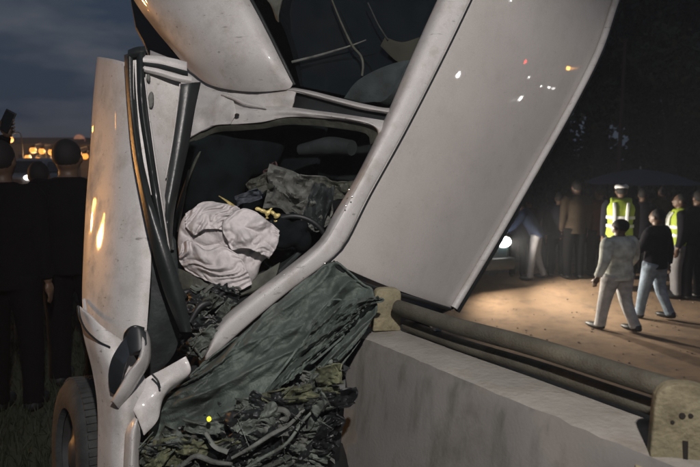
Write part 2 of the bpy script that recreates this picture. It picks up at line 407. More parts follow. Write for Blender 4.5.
# roof rail + A pillar: one curved pressed strip
Rl = [(-170, 547), (-80, 506), (0, 469), (60, 440), (130, 404), (195, 368), (242, 344), (263, 325), (288, 292), (313, 261), (340, 230), (362, 206)]
Rr = [(-170, 514), (-80, 475), (0, 438), (60, 411), (118, 386), (175, 358), (215, 334), (240, 320), (268, 287), (296, 250), (323, 218), (350, 207)]
def dA(y, o=0): return dR(y)+o if y < 240 else dR(240)+o-(y-240)*.0008
a_ = [(x, y, dA(y, .0)) for y, x in Rl]; b_ = [(x, y, dA(y, .05)) for y, x in Rr]
mid = [((p[0]*.5+q[0]*.5), (p[1]*.5+q[1]*.5), min(p[2], q[2])-.022) for p, q in zip(a_, b_)]
m2 = [((p[0]*.22+q[0]*.78), (p[1]*.22+q[1]*.78), min(p[2], q[2])-.010) for p, q in zip(a_, b_)]
surf('roof_rail', [[(x+1, y, d+.03) for x, y, d in a_], a_, mid, m2, b_, [(x-1, y, d+.06) for x, y, d in b_]], M['paint'], CAR, th=.012, nu=70, nv=26, disp=.002, dsc=5)
MB().tube(PP([(x+2, y+1, d-.002) for x, y, d in a_[:8]]), .005, seg=6, n=50).build('drip_seam', M['black'], CAR)
# glints of broken glass on the pillar
g = MB()
for k in range(26):
    t = random.random(); x = 262+62*t+random.uniform(-8, 8); y = 292-30*t+random.uniform(-8, 8)
    g.add(([P(x, y, 2.66)+Vector((random.uniform(-.004, .004), random.uniform(-.003, .003), random.uniform(-.004, .004))) for _ in range(3)], [(0, 1, 2)]))
for p in ((352, 197), (349, 190), (346, 206)): g.ell(P(p[0], p[1], 2.70), (.004,)*3, nu=6, nv=4)
o = g.build('glass_crumbs', M['chrome'], CAR); o['kind'] = 'stuff'

# B pillar: lower flange, upper flange, dark slot, gusset
def sd(l, o=0): return [(x, y, dS(x, y, o)) for x, y in l]
low0 = [(388, 121), (350, 115), (320, 111), (290, 107), (262, 105), (232, 100), (205, 92), (183, 84), (160, 74)]
low1 = [(378, 138), (374, 127), (346, 121), (318, 118), (288, 117), (262, 122), (238, 124), (212, 126), (188, 138)]
lowi = [(370, 145), (366, 134), (340, 129), (316, 126), (288, 125), (262, 129), (238, 131), (212, 134), (186, 150)]
lm = [((p[0]+q[0])/2, (p[1]+q[1])/2) for p, q in zip(low0, low1)]
surf('pillar_lower_flange', [sd(low0, .02), sd(lm, -.03), sd(low1, .0)], M['paint'], CAR, th=.012, nu=50, nv=14, disp=.014, dsc=7, bev=.004, seed=3)
surf('opening_trim', [sd(low1, .012), sd(lowi, .07)], M['olive'], CAR, th=.02, nu=50, nv=6, disp=.012, dsc=9)
up0 = [(402, 104), (389, 108), (365, 104), (340, 98), (312, 91), (290, 87), (272, 85)]
up1 = [(394, 117), (386, 114), (362, 110), (338, 104), (312, 97), (292, 92), (274, 92)]
surf('pillar_upper_flange', [sd(up0, .03), sd([((a[0]+b[0])/2, (a[1]+b[1])/2) for a, b in zip(up0, up1)], -.015), sd(up1, .02)], M['paint'], CAR, th=.014, nu=40, nv=8, bev=.003)
surf('pillar_slot', [sd([(392, 112), (360, 107), (330, 100), (295, 90)], .055), sd([(392, 124), (360, 120), (330, 115), (288, 109)], .055)], M['black'], CAR, th=.01, nu=16, nv=6)
gus = [[(297, 89), (280, 86), (258, 84), (236, 82), (212, 76), (190, 66), (150, 50)], [(291, 108), (276, 107), (256, 107), (233, 103), (206, 95), (183, 90), (150, 84)]]
surf('pillar_gusset', [sd(gus[0], .02), sd([((a[0]+b[0])/2, (a[1]+b[1])/2) for a, b in zip(*gus)], -.01), sd(gus[1], .01)], M['paint'], CAR, th=.012, nu=36, nv=16, disp=.02, dsc=9, seed=5)
surf('pillar_skin', [sd([(232, 96), (215, 90), (196, 84), (176, 80)], -.02), sd([(236, 112), (214, 108), (194, 112), (170, 118)], -.035), sd([(230, 124), (212, 126), (190, 137), (168, 150)], -.01)], M['paint'], CAR, th=.012, nu=26, nv=18, disp=.018, dsc=10, seed=9)
bh = MB()
bh.ell(P(237, 115, dS(237, 115, -.055)), (.013, .006, .009), nu=12, nv=6)
bh.build('bolt_hole', M['void'], CAR)
MB().tube(PP([(x, y, dS(x, y, -.045)) for x, y in ((222, 94), (236, 99), (246, 104), (266, 108))]), [.008, .012, .006], seg=8, n=10).build('latch_striker', M['paint'], CAR)
# sill beyond the opening
surf('sill', [sd([(188, 60), (176, 140), (166, 230), (172, 320), (180, 360)], .22), sd([(150, 60), (140, 140), (134, 230), (140, 320), (150, 360)], .16)], M['trim'], CAR, th=.05, nu=30, nv=6)
MB().tube(PP(sd([(209, 134), (196, 160), (184, 190), (175, 225), (172, 262)], .10)), [.014, .02, .016], seg=8, n=24, flat=.5).build('door_opening_seal', M['olive'], CAR)
MB().tube(PP(sd([(189, 170), (182, 205), (178, 232)], .05)), [.006, .01, .006], seg=8, n=14).build('seat_belt', M['olive'], CAR)

# rear door, shut: outer panel, dark glass, frame line
rd = [[(293, 84, 3.22), (281, 60, 3.2), (266, 30, 3.2), (250, 0, 3.2), (205, -80, 3.25), (160, -160, 3.3)],
      [(286, 90, 3.24), (270, 62, 3.16), (252, 30, 3.15), (234, 0, 3.15), (188, -80, 3.2), (142, -160, 3.25)],
      [(248, 92, 3.30), (228, 62, 3.22), (208, 32, 3.2), (186, 0, 3.22), (140, -80, 3.25), (96, -160, 3.3)],
      [(212, 86, 3.40), (190, 60, 3.36), (172, 34, 3.36), (150, 0, 3.36), (108, -80, 3.4), (60, -160, 3.45)],
      [(190, 72, 3.52), (172, 50, 3.52), (152, 26, 3.52), (131, -4, 3.52), (90, -80, 3.56), (40, -160, 3.6)]]
surf('rear_door', rd, M['paint'], CAR, th=.03, nu=44, nv=40, disp=.006, dsc=3, bev=.006)
MB().tube(PP([(294, 85, 3.235), (282, 60, 3.21), (267, 30, 3.21), (251, 0, 3.21), (206, -80, 3.26)]), .012, seg=8, n=24).build('window_seal', M['rubber'], CAR)
surf('rear_window', [[(430, -60, 3.16), (444, -10, 3.12), (420, 40, 3.1), (394, 92, 3.1), (385, 104, 3.1)], [(240, -60, 3.40), (262, -10, 3.38), (284, 30, 3.36), (296, 70, 3.32), (300, 86, 3.28)]], M['glassr'] if 'glassr' in M else M['glassd'], CAR, th=.006, nu=30, nv=20)
surf('rear_door_trim', [[(385, 37, 3.06), (402, 42, 3.06), (420, 37, 3.06)], [(380, 46, 3.08), (398, 62, 3.08), (412, 60, 3.06)]], mat('dim_olive', (.03, .03, .022), .9, spec=.2), CAR, th=.02, nu=12, nv=8, disp=.01)
surf('rear_seat', [[(344, 98, 3.16), (356, 82, 3.12), (376, 70, 3.08), (398, 62, 3.05), (410, 60, 3.04)], [(362, 103, 3.14), (372, 102, 3.10), (383, 101, 3.06), (394, 90, 3.04), (404, 70, 3.02)]], M['seatf'], CAR, th=.06, nu=20, nv=12, disp=.02)
MB().tube(PP([(292, 62, 3.28), (320, 55, 3.22), (350, 46, 3.14), (366, 40, 3.1)]), [.007, .006, .003], seg=8, n=14).build('window_divider', M['grey'], CAR)
MB().tube(PP([(332, 0, 3.2), (341, 22, 3.17), (352, 45, 3.12), (361, 56, 3.10), (363, 66, 3.1), (362, 76, 3.1)]), [.004, .0045, .006, .006], seg=8, n=24).build('seat_belt', M['trim2'] if 'trim2' in M else M['olive'], CAR)
MB().tube(PP([(368, 3, 3.1), (378, 24, 3.08), (388, 40, 3.05)]), .004, seg=8, n=12).build('belt_strap', M['trim'], CAR)
surf('window_dirt_patch', [[(258, -8, 3.3), (270, 4, 3.3), (276, 20, 3.3)], [(285, -8, 3.28), (280, 6, 3.28), (278, 22, 3.28)]], M['olive'], CAR, th=.01, nu=10, nv=8, disp=.02)

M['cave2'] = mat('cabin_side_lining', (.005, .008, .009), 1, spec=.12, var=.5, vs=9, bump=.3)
# cabin lining: far side, floor, back
cab = MB()
def W4(x, y, d): return P(x, y, d)
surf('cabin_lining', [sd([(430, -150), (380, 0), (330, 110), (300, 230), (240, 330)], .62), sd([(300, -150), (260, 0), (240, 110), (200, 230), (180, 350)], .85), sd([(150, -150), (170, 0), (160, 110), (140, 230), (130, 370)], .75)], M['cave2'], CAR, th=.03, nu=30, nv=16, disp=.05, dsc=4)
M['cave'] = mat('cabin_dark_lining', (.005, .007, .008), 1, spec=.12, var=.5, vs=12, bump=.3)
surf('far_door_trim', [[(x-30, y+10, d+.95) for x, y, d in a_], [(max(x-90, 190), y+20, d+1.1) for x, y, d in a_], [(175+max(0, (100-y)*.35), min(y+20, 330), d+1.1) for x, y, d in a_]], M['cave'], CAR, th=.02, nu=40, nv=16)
surf('headlining', [[(x-4, y, d+.03) for x, y, d in a_], [(x-10, y+10, d+.62) for x, y, d in a_], [(x-60, y+20, d+1.1) for x, y, d in a_]], M['trim'], CAR, th=.015, nu=40, nv=16)
# front seat back, headrest
sb = MB()
for k, (x, y, d, rx_, rz_) in enumerate(((205, 170, 3.55, .26, .34), (250, 140, 3.60, .22, .22))):
    sb.ell(P(x, y, d), (rx_, .12, rz_))
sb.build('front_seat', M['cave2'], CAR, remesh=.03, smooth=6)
MB().tube(PP([(300, 150, 3.3), (330, 146, 3.2), (352, 148, 3.1)]), [.03, .05, .04], seg=10, n=12).build('sun_visor', M['trim'], CAR)

# white airbag, sagging cloth
def airbag():
    pts = [(231, 208), (252, 212), (268, 222), (276, 236), (274, 252), (262, 262), (256, 278), (243, 287), (226, 284), (205, 277), (188, 270), (179, 255), (178, 236), (183, 218), (196, 207), (213, 205)]
    c = (226, 246); rings = 34; n = 170
    ang = [math.atan2(y-c[1], x-c[0]) for x, y in pts]
    loop = resample([Vector((x, y, 0)) for x, y in pts+[pts[0]]], n+1)[:-1]
    vs, fs = [], []
    D0 = 2.98
    CREASE = [([(180, 230), (190, 240), (204, 247), (218, 244), (232, 243)], .055, 3.2), ([(187, 253), (199, 260), (212, 249), (233, 236), (248, 222)], .06, 3.4), ([(199, 260), (210, 270), (223, 281)], .05, 3),
              ([(259, 213), (247, 228), (239, 238)], .05, 3.2), ([(262, 228), (252, 246), (244, 262), (240, 280)], .055, 3), ([(200, 210), (206, 220), (220, 222), (232, 214)], .035, 3), ([(256, 258), (262, 246), (272, 240)], .05, 2.6), ([(210, 284), (226, 272), (238, 274)], .04, 2.4)]
    def fold(x, y, t):
        cr_ = 0
        for (L_, dep, wd) in CREASE:
            m_ = 1e9
            for (ax, ay), (bx, by) in zip(L_, L_[1:]):
                ex, ey = bx-ax, by-ay; tt = max(0, min(1, ((x-ax)*ex+(y-ay)*ey)/(ex*ex+ey*ey))); ddx, ddy = x-ax-tt*ex, y-ay-tt*ey
                if ddx*ddx+ddy*ddy < m_: m_ = ddx*ddx+ddy*ddy; sg = 1 if ex*ddy-ey*ddx > 0 else -1
            m_ = math.sqrt(m_); cr_ += dep*(math.exp(-(m_/(wd*.85))) - (.55*math.exp(-((m_-wd*1.5)/(wd*2.2))**2) if sg > 0 else 0))
        q = Vector((x*.020, y*.026, 1.3))
        w = noise.noise(q*1.0)*.9
        r = abs(noise.noise(Vector((x*.030+w, y*.017-w, 4.2))))
        r2 = abs(noise.noise(Vector((x*.013-w*.6, y*.045+w, 9.2))))
        return .42*cr_ -.05*r - .04*r2 + .004*noise.fractal(Vector((x*.12, y*.12, 2)), 1, 2, 3) + .05*max(0, 1-abs((y-.55*x-150)/9.0))*0
    vs.append(P(c[0], c[1], D0-.15)+Vector((0, fold(*c, 0)*-1, 0)))
    for k in range(1, rings+1):
        t = k/rings; s = math.sin(t*PI/2)
        for i, p in enumerate(loop):
            x = c[0]+(p.x-c[0])*s; y = c[1]+(p.y-c[1])*s
            dome = .09*math.cos(t*PI/2)**.7
            vs.append(P(x, y, D0-dome+fold(x, y, t)*(1-.5*t**4)))
    m = len(vs)
    for k in range(1, rings//2+1):
        s = math.cos(k/(rings//2)*PI/2)*.98
        for p in loop: vs.append(P(c[0]+(p.x-c[0])*s, c[1]+(p.y-c[1])*s, D0+.12*math.sin(k/(rings//2)*PI/2)))
    tot = rings+rings//2
    for i in range(n): fs.append((0, 1+i, 1+(i+1) % n))
    for k in range(tot-1):
        for i in range(n):
            j = (i+1) % n; fs.append((1+k*n+i, 1+(k+1)*n+i, 1+(k+1)*n+j, 1+k*n+j))
    me = bpy.data.meshes.new('airbag'); me.from_pydata([tuple(v) for v in vs], [], fs)
    bm = bmesh.new(); bm.from_mesh(me); bmesh.ops.recalc_face_normals(bm, faces=bm.faces[:]); bm.to_mesh(me); bm.free()
    o = link('airbag', me, CAR, M['airbag']); ss_ = o.modifiers.new('s', 'SUBSURF'); ss_.levels = 1; ss_.render_levels = 1; bake(o, None)
    o['label'] = 'burst white airbag sagging in folds in the front door opening'
airbag()
def drape(u0, seed):
    def f(p, u, v):
        w = noise.noise(Vector((u*2+seed, v*2, .3)))*.5
        return .036*abs(noise.noise(Vector((u*2.2+w, v*3.8+w*3+u*u0, seed))))*2 - .02 + .012*abs(noise.noise(Vector((u*8, v*5+w, seed+3))))
    return f
for k, rows in enumerate(([[(226, 213, 2.87), (244, 209, 2.85), (262, 216, 2.86), (279, 231, 2.90)], [(222, 228, 2.83), (240, 226, 2.81), (258, 232, 2.82), (278, 243, 2.87)], [(232, 250, 2.82), (246, 248, 2.80), (258, 252, 2.82), (269, 259, 2.88)]],
                          [[(178, 246, 2.93), (190, 240, 2.86), (206, 250, 2.83), (222, 247, 2.82), (238, 255, 2.83)], [(180, 262, 2.92), (194, 258, 2.85), (210, 264, 2.82), (228, 266, 2.81), (246, 268, 2.84)], [(190, 274, 2.93), (204, 279, 2.88), (220, 287, 2.86), (238, 290, 2.86), (252, 284, 2.88)]],
                          [[(186, 214, 2.93), (202, 203, 2.92), (222, 203, 2.91), (240, 208, 2.9)], [(186, 226, 2.87), (203, 216, 2.85), (222, 217, 2.84), (238, 220, 2.84)], [(194, 236, 2.86), (206, 229, 2.84), (220, 229, 2.83), (232, 230, 2.84)]])):
    surf('airbag_fold', rows, M['airbag'], CAR, th=.004, nu=60, nv=50, disp=.008, dsc=12, fold=drape(3+k, 11+k*5), bev=0, seed=40+k, angle=None)
# things behind and beside it
def crumple(name, cx, cy, d, w, h, m_, amp=.05, seed=0, lab=None, rot=0, parent=CAR):
    rows = []
    for j in range(5):
        v = (j/4-.5)*h; r = []
        for i in range(5):
            u = (i/4-.5)*w; k = random.Random(seed*31+i*7+j)
            x = u*math.cos(rot)-v*math.sin(rot); y = u*math.sin(rot)+v*math.cos(rot)
            r.append((cx+x+k.uniform(-.08, .08)*w, cy+y+k.uniform(-.08, .08)*h, d+k.uniform(-1, 1)*amp*.5))
        rows.append(r)
    o = surf(name, rows, m_, parent, th=.006, nu=26, nv=22, disp=amp, dsc=14, seed=seed, bev=0)
    if lab: o['label'] = lab
    return o
crumple('torn_lining', 300, 196, 3.22, 66, 42, M['grey'], .08, 1, 'torn grey lining hanging behind the airbag', .3)
crumple('torn_lining', 334, 190, 3.2, 42, 20, M['olive'], .05, 2, None, .1)
crumple('torn_lining', 262, 184, 3.25, 30, 16, M['olive'], .05, 3, None, -.4)
crumple('torn_lining', 312, 214, 3.12, 34, 26, M['grey'], .06, 6, None, 1.0)
crumple('torn_lining', 278, 176, 3.3, 26, 16, mat('reddish_lining', (.06, .03, .03), .8, var=.5, vs=30), .05, 4, None, .7)
crumple('torn_lining', 248, 197, 3.2, 26, 10, mat('bluish_lining', (.05, .06, .075), .8, var=.5, vs=30), .04, 5, None, -.3)
gd = MB()
gd.tube(PP([(219, 196, 3.06), (228, 202, 3.0), (238, 210, 2.97), (246, 216, 2.95)]), [.003, .007, .013, .010], seg=8, n=14, flat=.6)
gd.build('gold_strap', M['gold'], CAR)
g2 = MB(); rr = random.Random(3)
for (x, y, r) in ((258, 209, .013), (263, 211, .014), (268, 213, .015), (273, 213, .013), (277, 216, .015), (276, 221, .010), (267, 218, .008), (271, 209, .008)):
    g2.ell(P(x, y, 2.93+rr.uniform(-.02, .02)), (r*1.3, r*.8, r*.8), M=Matrix.Rotation(rr.uniform(-1, 1), 4, 'Y'), nu=10, nv=7)
g2.build('gold_clasp', M['gold'], CAR, remesh=.005, smooth=1)
hb = MB(); hb.ell(P(291, 234, 2.97), (.072, .06, .060)); hb.ell(P(284, 243, 2.98), (.05, .05, .03)); hb.ell(P(300, 226, 2.96), (.045, .05, .03)); hb.ell(P(276, 230, 3.0), (.03, .03, .05)); hb.ell(P(280, 222, 2.99), (.05, .05, .045)); hb.ell(P(302, 240, 3.0), (.05, .05, .06))
hb.build('steering_hub', M['cave'], CAR, remesh=.012, smooth=1)
crumple('torn_lining', 318, 205, 3.1, 22, 44, M['trim'], .05, 8, None, .3)
MB().tube([P(293+34*math.cos(a/16*2*PI), 246+30*math.sin(a/16*2*PI), 3.02+.06*math.sin(a/16*2*PI)) for a in range(17)], .013, seg=10, n=48).build('steering_wheel', M['black'], CAR)
surf('lap_panel', [[(176, 268, 2.96), (200, 276, 2.92), (228, 285, 2.92), (256, 276, 2.95), (280, 262, 2.98)], [(180, 290, 2.94), (205, 296, 2.9), (232, 297, 2.9), (254, 290, 2.92), (276, 276, 2.95)]], M['olive'], CAR, th=.02, nu=24, nv=8, disp=.02)
# broken dashboard clutter under the airbag: rings, ducts, brackets
dd = random.Random(11); dm = [M['debris'], M['grey'], M['trim'], M['black']]
st = [MB() for _ in dm]
for k in range(70):
    t = dd.random(); x = 176+dd.random()*70*(1-t*.55)+t*4; y = 285+t*72
    if x > 262-(y-285)*.85: continue
    d = 2.86-t*.16+dd.uniform(-.05, .05); p = P(x, y, d)
    w = dd.choice((0, 0, 1, 1, 2, 3)); q = [p+Vector((dd.uniform(-.035, .035), dd.uniform(-.02, .02), dd.uniform(-.035, .035))) for _ in range(3)]
    if k % 3: st[w].tube([q[0], p, q[1]], [.003+dd.random()*.008]*2, seg=6, n=7)
    else: st[w].tube([p+Vector((.018*math.cos(a), .004*a, .014*math.sin(a))) for a in (0, 1, 2, 3, 4, 5)], .005, seg=6, n=14)
for s_, m_ in zip(st, dm):
    if s_.v: o = s_.build('dashboard_wreckage', m_, CAR); o['kind'] = 'stuff'
for k in range(16):
    t = dd.random(); x = 182+dd.random()*56*(1-t*.6)+t*6; y = 288+t*62
    crumple('torn_trim', x, y, 2.82-t*.14+dd.uniform(-.04, .04), dd.uniform(16, 30), dd.uniform(8, 15), dd.choice((M['grey'], M['debris'], M['black'], M['trim'])), .04, 300+k, None, dd.uniform(-1.3, .6))
MB().tube(PP([(190, 322, 2.72), (200, 306, 2.74), (214, 300, 2.78), (226, 290, 2.82)]), [.012, .018, .01], seg=10, n=16).build('air_duct', M['black'], CAR)
surf('bulkhead', [[(150, 270, 3.05), (210, 285, 3.05), (270, 268, 3.05), (300, 250, 3.02)], [(160, 330, 2.95), (190, 340, 2.92), (215, 330, 2.9), (250, 300, 2.92)], [(165, 400, 2.85), (185, 395, 2.8), (205, 365, 2.76), (225, 345, 2.76)]], M['trim'], CAR, th=.02, nu=24, nv=16, disp=.04)

# crushed laminated windscreen
def wfold(p, u, v):
    w = noise.noise(Vector((u*3.1, v*3.3, 1.7)))*.35
    a = abs(noise.noise(Vector((u*1.6+w, v*4.6+w*2+u*1.2, 3.1))))
    b = abs(noise.noise(Vector((u*5.2-w, v*9.0+u*3, 8.3))))
    c = abs(noise.noise(Vector((u*14, v*16, 5.3))))
    dv, _ = noise.voronoi(Vector((u*5.5+w*2+v*2, v*4.2+w, .5)))
    dv2, _ = noise.voronoi(Vector((u*15+w*3, v*13-w*4, 2.5)))
    return -.15*a - .03*b - .006*c + .060*(dv[1]-dv[0]) + .016*(dv2[1]-dv2[0])
wr = [[(206, 361, 2.60), (232, 342, 2.60), (262, 316, 2.62), (296, 287, 2.66), (327, 264, 2.71), (337, 262, 2.73)],
      [(186, 380, 2.56), (222, 360, 2.53), (262, 336, 2.54), (306, 306, 2.60), (345, 284, 2.66), (362, 284, 2.70)],
      [(166, 396, 2.54), (208, 380, 2.49), (256, 360, 2.47), (306, 330, 2.53), (348, 302, 2.60), (372, 290, 2.66)],
      [(154, 416, 2.52), (200, 402, 2.45), (252, 382, 2.42), (304, 354, 2.46), (348, 328, 2.53), (376, 308, 2.60)],
      [(150, 436, 2.50), (196, 424, 2.44), (246, 404, 2.40), (300, 384, 2.42), (342, 350, 2.48), (370, 324, 2.56)],
      [(148, 452, 2.52), (190, 440, 2.46), (240, 426, 2.43), (292, 404, 2.44), (330, 376, 2.50), (352, 350, 2.56)]]
surf('windscreen', wr, M['wind'], CAR, th=.007, nu=110, nv=90, disp=.022, dsc=11, fold=wfold, bev=0, angle=None)['label'] = 'crushed greenish windscreen folded like cloth'
surf('windscreen_flap', [[(330, 300, 2.56), (350, 300, 2.54), (372, 296, 2.56), (384, 300, 2.6)], [(296, 352, 2.44), (318, 338, 2.42), (344, 322, 2.46), (366, 306, 2.54)], [(262, 396, 2.38), (284, 384, 2.36), (312, 362, 2.40), (340, 338, 2.48)]], M['wind2'] if 'wind2' in M else M['wind'], CAR, th=.008, nu=50, nv=30, disp=.02, dsc=12, fold=wfold, bev=0, seed=4)
MB().tube(PP([(333, 262, 2.74), (352, 278, 2.80), (375, 288, 2.90), (412, 298, 3.08), (450, 309, 3.34)]), .010, seg=8, n=24).build('header_seal', M['rubber'], CAR)
MB().ell(P(209, 419, 2.28), (.009, .009, .010), nu=10, nv=8).build('indicator_bulb', M['yellow'], CAR)

# engine bay wreckage under it
er = random.Random(21); em = [M['debris'], M['debris2'], M['black'], M['grey']]
est = [MB() for _ in em]
for k in range(800):
    x = er.uniform(134, 350); y = er.uniform(360, 520)
    if y < 446-(x-140)*.44+er.uniform(-8, 8): continue
    if x > 346-(y-380)*.16+er.uniform(-5, 5): continue
    d = 2.50+er.uniform(-.10, .05)+(x-240)**2*.000004
    p = P(x, y, d); w = er.choices((0, 1, 2, 3), (3, 5 if x < 200 else 1.5, 4, 1.6))[0]; s_ = er.uniform(.25, .95)
    v = [Vector((er.uniform(-.05, .05), er.uniform(-.03, .03), er.uniform(-.04, .04)))*s_ for _ in range(4)]
    ty = er.random()
    if ty < .12: est[w].tube([p+v[0], p, p+v[1]], [er.uniform(.003, .009)]*2, seg=6, n=7)
    elif ty < .55:
        c_ = [p+v[i] for i in range(4)]; th = (CAM-p).normalized()*.004
        est[w].add((c_+[c-th for c in c_], [(0, 1, 2), (0, 2, 3), (4, 6, 5), (4, 7, 6), (0, 4, 5, 1), (1, 5, 6, 2), (2, 6, 7, 3), (3, 7, 4, 0)]))
    elif ty < .88: est[w].ell(p, (er.uniform(.008, .024), er.uniform(.008, .02), er.uniform(.008, .02)), nu=8, nv=6)
    else: est[w].tube([p+Vector((.022*math.cos(a)*s_, .01*a, .018*math.sin(a)*s_)) for a in (0, 1.2, 2.4, 3.6, 4.8)], .006, seg=6, n=14)
for s_, m_ in zip(est, em): o = s_.build('engine_wreckage', m_, CAR); o['kind'] = 'stuff'
wr_ = random.Random(5); ws_ = [MB(), MB()]
for k in range(110):
    x = wr_.uniform(140, 340); y = wr_.uniform(372, 480)
    if y < 448-(x-140)*.42 or x > 340-(y-380)*.16: continue
    p = P(x, y, 2.36+wr_.uniform(-.07, .06)); a = Vector((wr_.gauss(0, .022), wr_.gauss(0, .012), wr_.gauss(0, .02))); b = Vector((wr_.gauss(0, .03), wr_.gauss(0, .015), wr_.gauss(0, .03)))
    ws_[k % 2].tube([p-a, p+b*.5, p+a+b], [wr_.uniform(.001, .0035)]*2, seg=5, n=9)
for q_, m_ in zip(ws_, (M['black'], M['debris'])): q_.build('wiring', m_, CAR)['kind'] = 'stuff'
cr2 = random.Random(77)
for k in range(130):
    for _ in range(50):
        x = cr2.uniform(140, 340); y = cr2.uniform(370, 490)
        if y > 450-(x-140)*.40 and x < 338-(y-380)*.16: break
    m_ = cr2.choices((M['debris'], M['debris2'], M['black'], M['grey']), (5, 4 if x < 190 else .4, 2.2, 1.6))[0]
    crumple('torn_panel', x, y, 2.42+cr2.uniform(-.09, .05), cr2.uniform(20, 52), cr2.uniform(9, 26), m_, .05, 100+k, None, cr2.uniform(-1.2, .3))
surf('engine_block', [[(140, 425, 2.66), (200, 405, 2.62), (260, 375, 2.6), (346, 320, 2.66)], [(136, 470, 2.62), (200, 460, 2.58), (260, 450, 2.56), (344, 410, 2.62)], [(134, 560, 2.6), (200, 560, 2.56), (260, 560, 2.55), (330, 540, 2.58)]], M['black'], CAR, th=.12, nu=40, nv=30, disp=.08, dsc=12, bev=0)
# individual recognisable pieces of it
def ring(name, x, y, d, r, tr, m_):
    c = P(x, y, d); MB().tube([c+Vector((r*math.cos(a*PI/8), -.3*r*math.sin(a*PI/8), r*.85*math.sin(a*PI/8))) for a in range(17)], tr, seg=8, n=34).build(name, m_, CAR)
ring('pulley', 262, 424, 2.33, .032, .011, M['debris']); ring('pulley', 280, 415, 2.34, .030, .012, M['grey']); ring('headlamp_ring', 172, 447, 2.36, .05, .010, M['debris2'])
MB().tube(PP([(206, 432, 2.3), (214, 446, 2.28), (228, 452, 2.28)]), [.008, .012], seg=8, n=10, flat=.5).build('bracket', M['grey'], CAR)
MB().tube(PP([(232, 458, 2.27), (250, 448, 2.26), (272, 434, 2.28), (290, 424, 2.32), (312, 400, 2.38)]), [.006, .009, .006], seg=9, n=24).build('hose', M['grey'], CAR)
MB().tube(PP([(236, 474, 2.27), (262, 458, 2.26), (286, 444, 2.28), (304, 420, 2.34), (322, 402, 2.4)]), [.005, .007, .005], seg=9, n=24).build('hose', M['debris'], CAR)
MB().tube(PP([(182, 466, 2.33), (196, 456, 2.31), (214, 462, 2.30), (232, 464, 2.28)]), [.008, .011, .007], seg=9, n=20).build('hose', M['grey'], CAR)

# front wing, cowl, torn lip
surf('front_wing', [[(77, 306, 2.52), (84, 340, 2.50), (92, 372, 2.48), (97, 410, 2.46), (97, 470, 2.44), (96, 560, 2.42)],
                    [(92, 318, 2.44), (98, 346, 2.40), (107, 378, 2.38), (112, 410, 2.36), (113, 470, 2.34), (112, 560, 2.34)],
                    [(108, 330, 2.42), (114, 352, 2.38), (122, 380, 2.36), (128, 406, 2.34), (128, 470, 2.34), (126, 560, 2.34)],
                    [(128, 344, 2.44), (138, 362, 2.42), (146, 380, 2.42), (150, 400, 2.42), (141, 436, 2.44), (136, 560, 2.46)]], M['paint'], CAR, th=.012, nu=60, nv=30, disp=.012, dsc=6, bev=.004, seed=2)
surf('cowl', [[(128, 402, 2.37), (144, 380, 2.42), (166, 367, 2.46), (186, 356, 2.5)], [(138, 420, 2.35), (152, 398, 2.39), (172, 382, 2.44), (191, 371, 2.49)], [(144, 436, 2.36), (158, 420, 2.40), (164, 398, 2.45), (180, 384, 2.5)]], M['paint'], CAR, th=.012, nu=30, nv=16, disp=.014, dsc=9, bev=.003, seed=8)
surf('wing_lip', [[(134, 417, 2.30), (126, 430, 2.29), (124, 450, 2.28), (123, 480, 2.28), (122, 560, 2.28)], [(137, 420, 2.27), (133, 434, 2.25), (132, 452, 2.24), (131, 480, 2.24), (130, 560, 2.24)], [(140, 428, 2.31), (140, 440, 2.30), (139, 455, 2.29), (139, 480, 2.29), (138, 560, 2.29)]], M['paint'], CAR, th=.01, nu=24, nv=12, disp=.006, bev=.003)
MB().tube(PP([(152, 374, 2.385), (158, 381, 2.38), (160, 388, 2.38)]), .004, seg=6, n=8).build('wing_crack', M['black'], CAR)
# wheel half behind the wing
def wheel():
    c = P(84, 452, 2.95); ax = Vector((-.80, -.58, .10)).normalized()
    u = ax.cross(Vector((0, 0, 1))).normalized(); v = u.cross(ax)
    def rev(prof, seg=56):
        vs, fs = [], []; n = len(prof)
        for i in range(seg):
            a = 2*PI*i/seg
            for r, h in prof: vs.append(c + (u*math.cos(a)+v*math.sin(a))*r*1.0 + ax*h)
        for i in range(seg):
            for k in range(n-1): j = (i+1) % seg; fs.append((i*n+k, j*n+k, j*n+k+1, i*n+k+1))
        return vs, fs
    w = thing('tmp', '', '') if False else None
    T = MB().add(rev([(.20, .06), (.22, .085), (.27, .095), (.325, .085), (.352, .06), (.360, .0), (.352, -.06), (.32, -.09), (.22, -.085), (.2, -.06)])).build('wheel', M['tyre'], CAR)
    MB().add(rev([(.205, .05), (.19, .06), (.17, .03), (.10, .035), (.06, .06), (.03, .065), (.0, .065)])).build('rim', M['rim'], T)
    tr = MB()
    for i in range(64):
        a = 2*PI*i/64; r = (u*math.cos(a)+v*math.sin(a)); tt = (v*math.cos(a)-u*math.sin(a))
        for h in (-.035, .035):
            R_ = Matrix((tuple(tt)+(0,), tuple(ax)+(0,), tuple(r)+(0,), (0, 0, 0, 1))).transposed()
            tr.box(c+r*.358+ax*(h+.0)+tt*(.006 if h > 0 else -.006), (.02, .05, .010), M=R_)
    tr.build('tyre_tread', M['tyre'], T)['kind'] = 'stuff'
wheel()

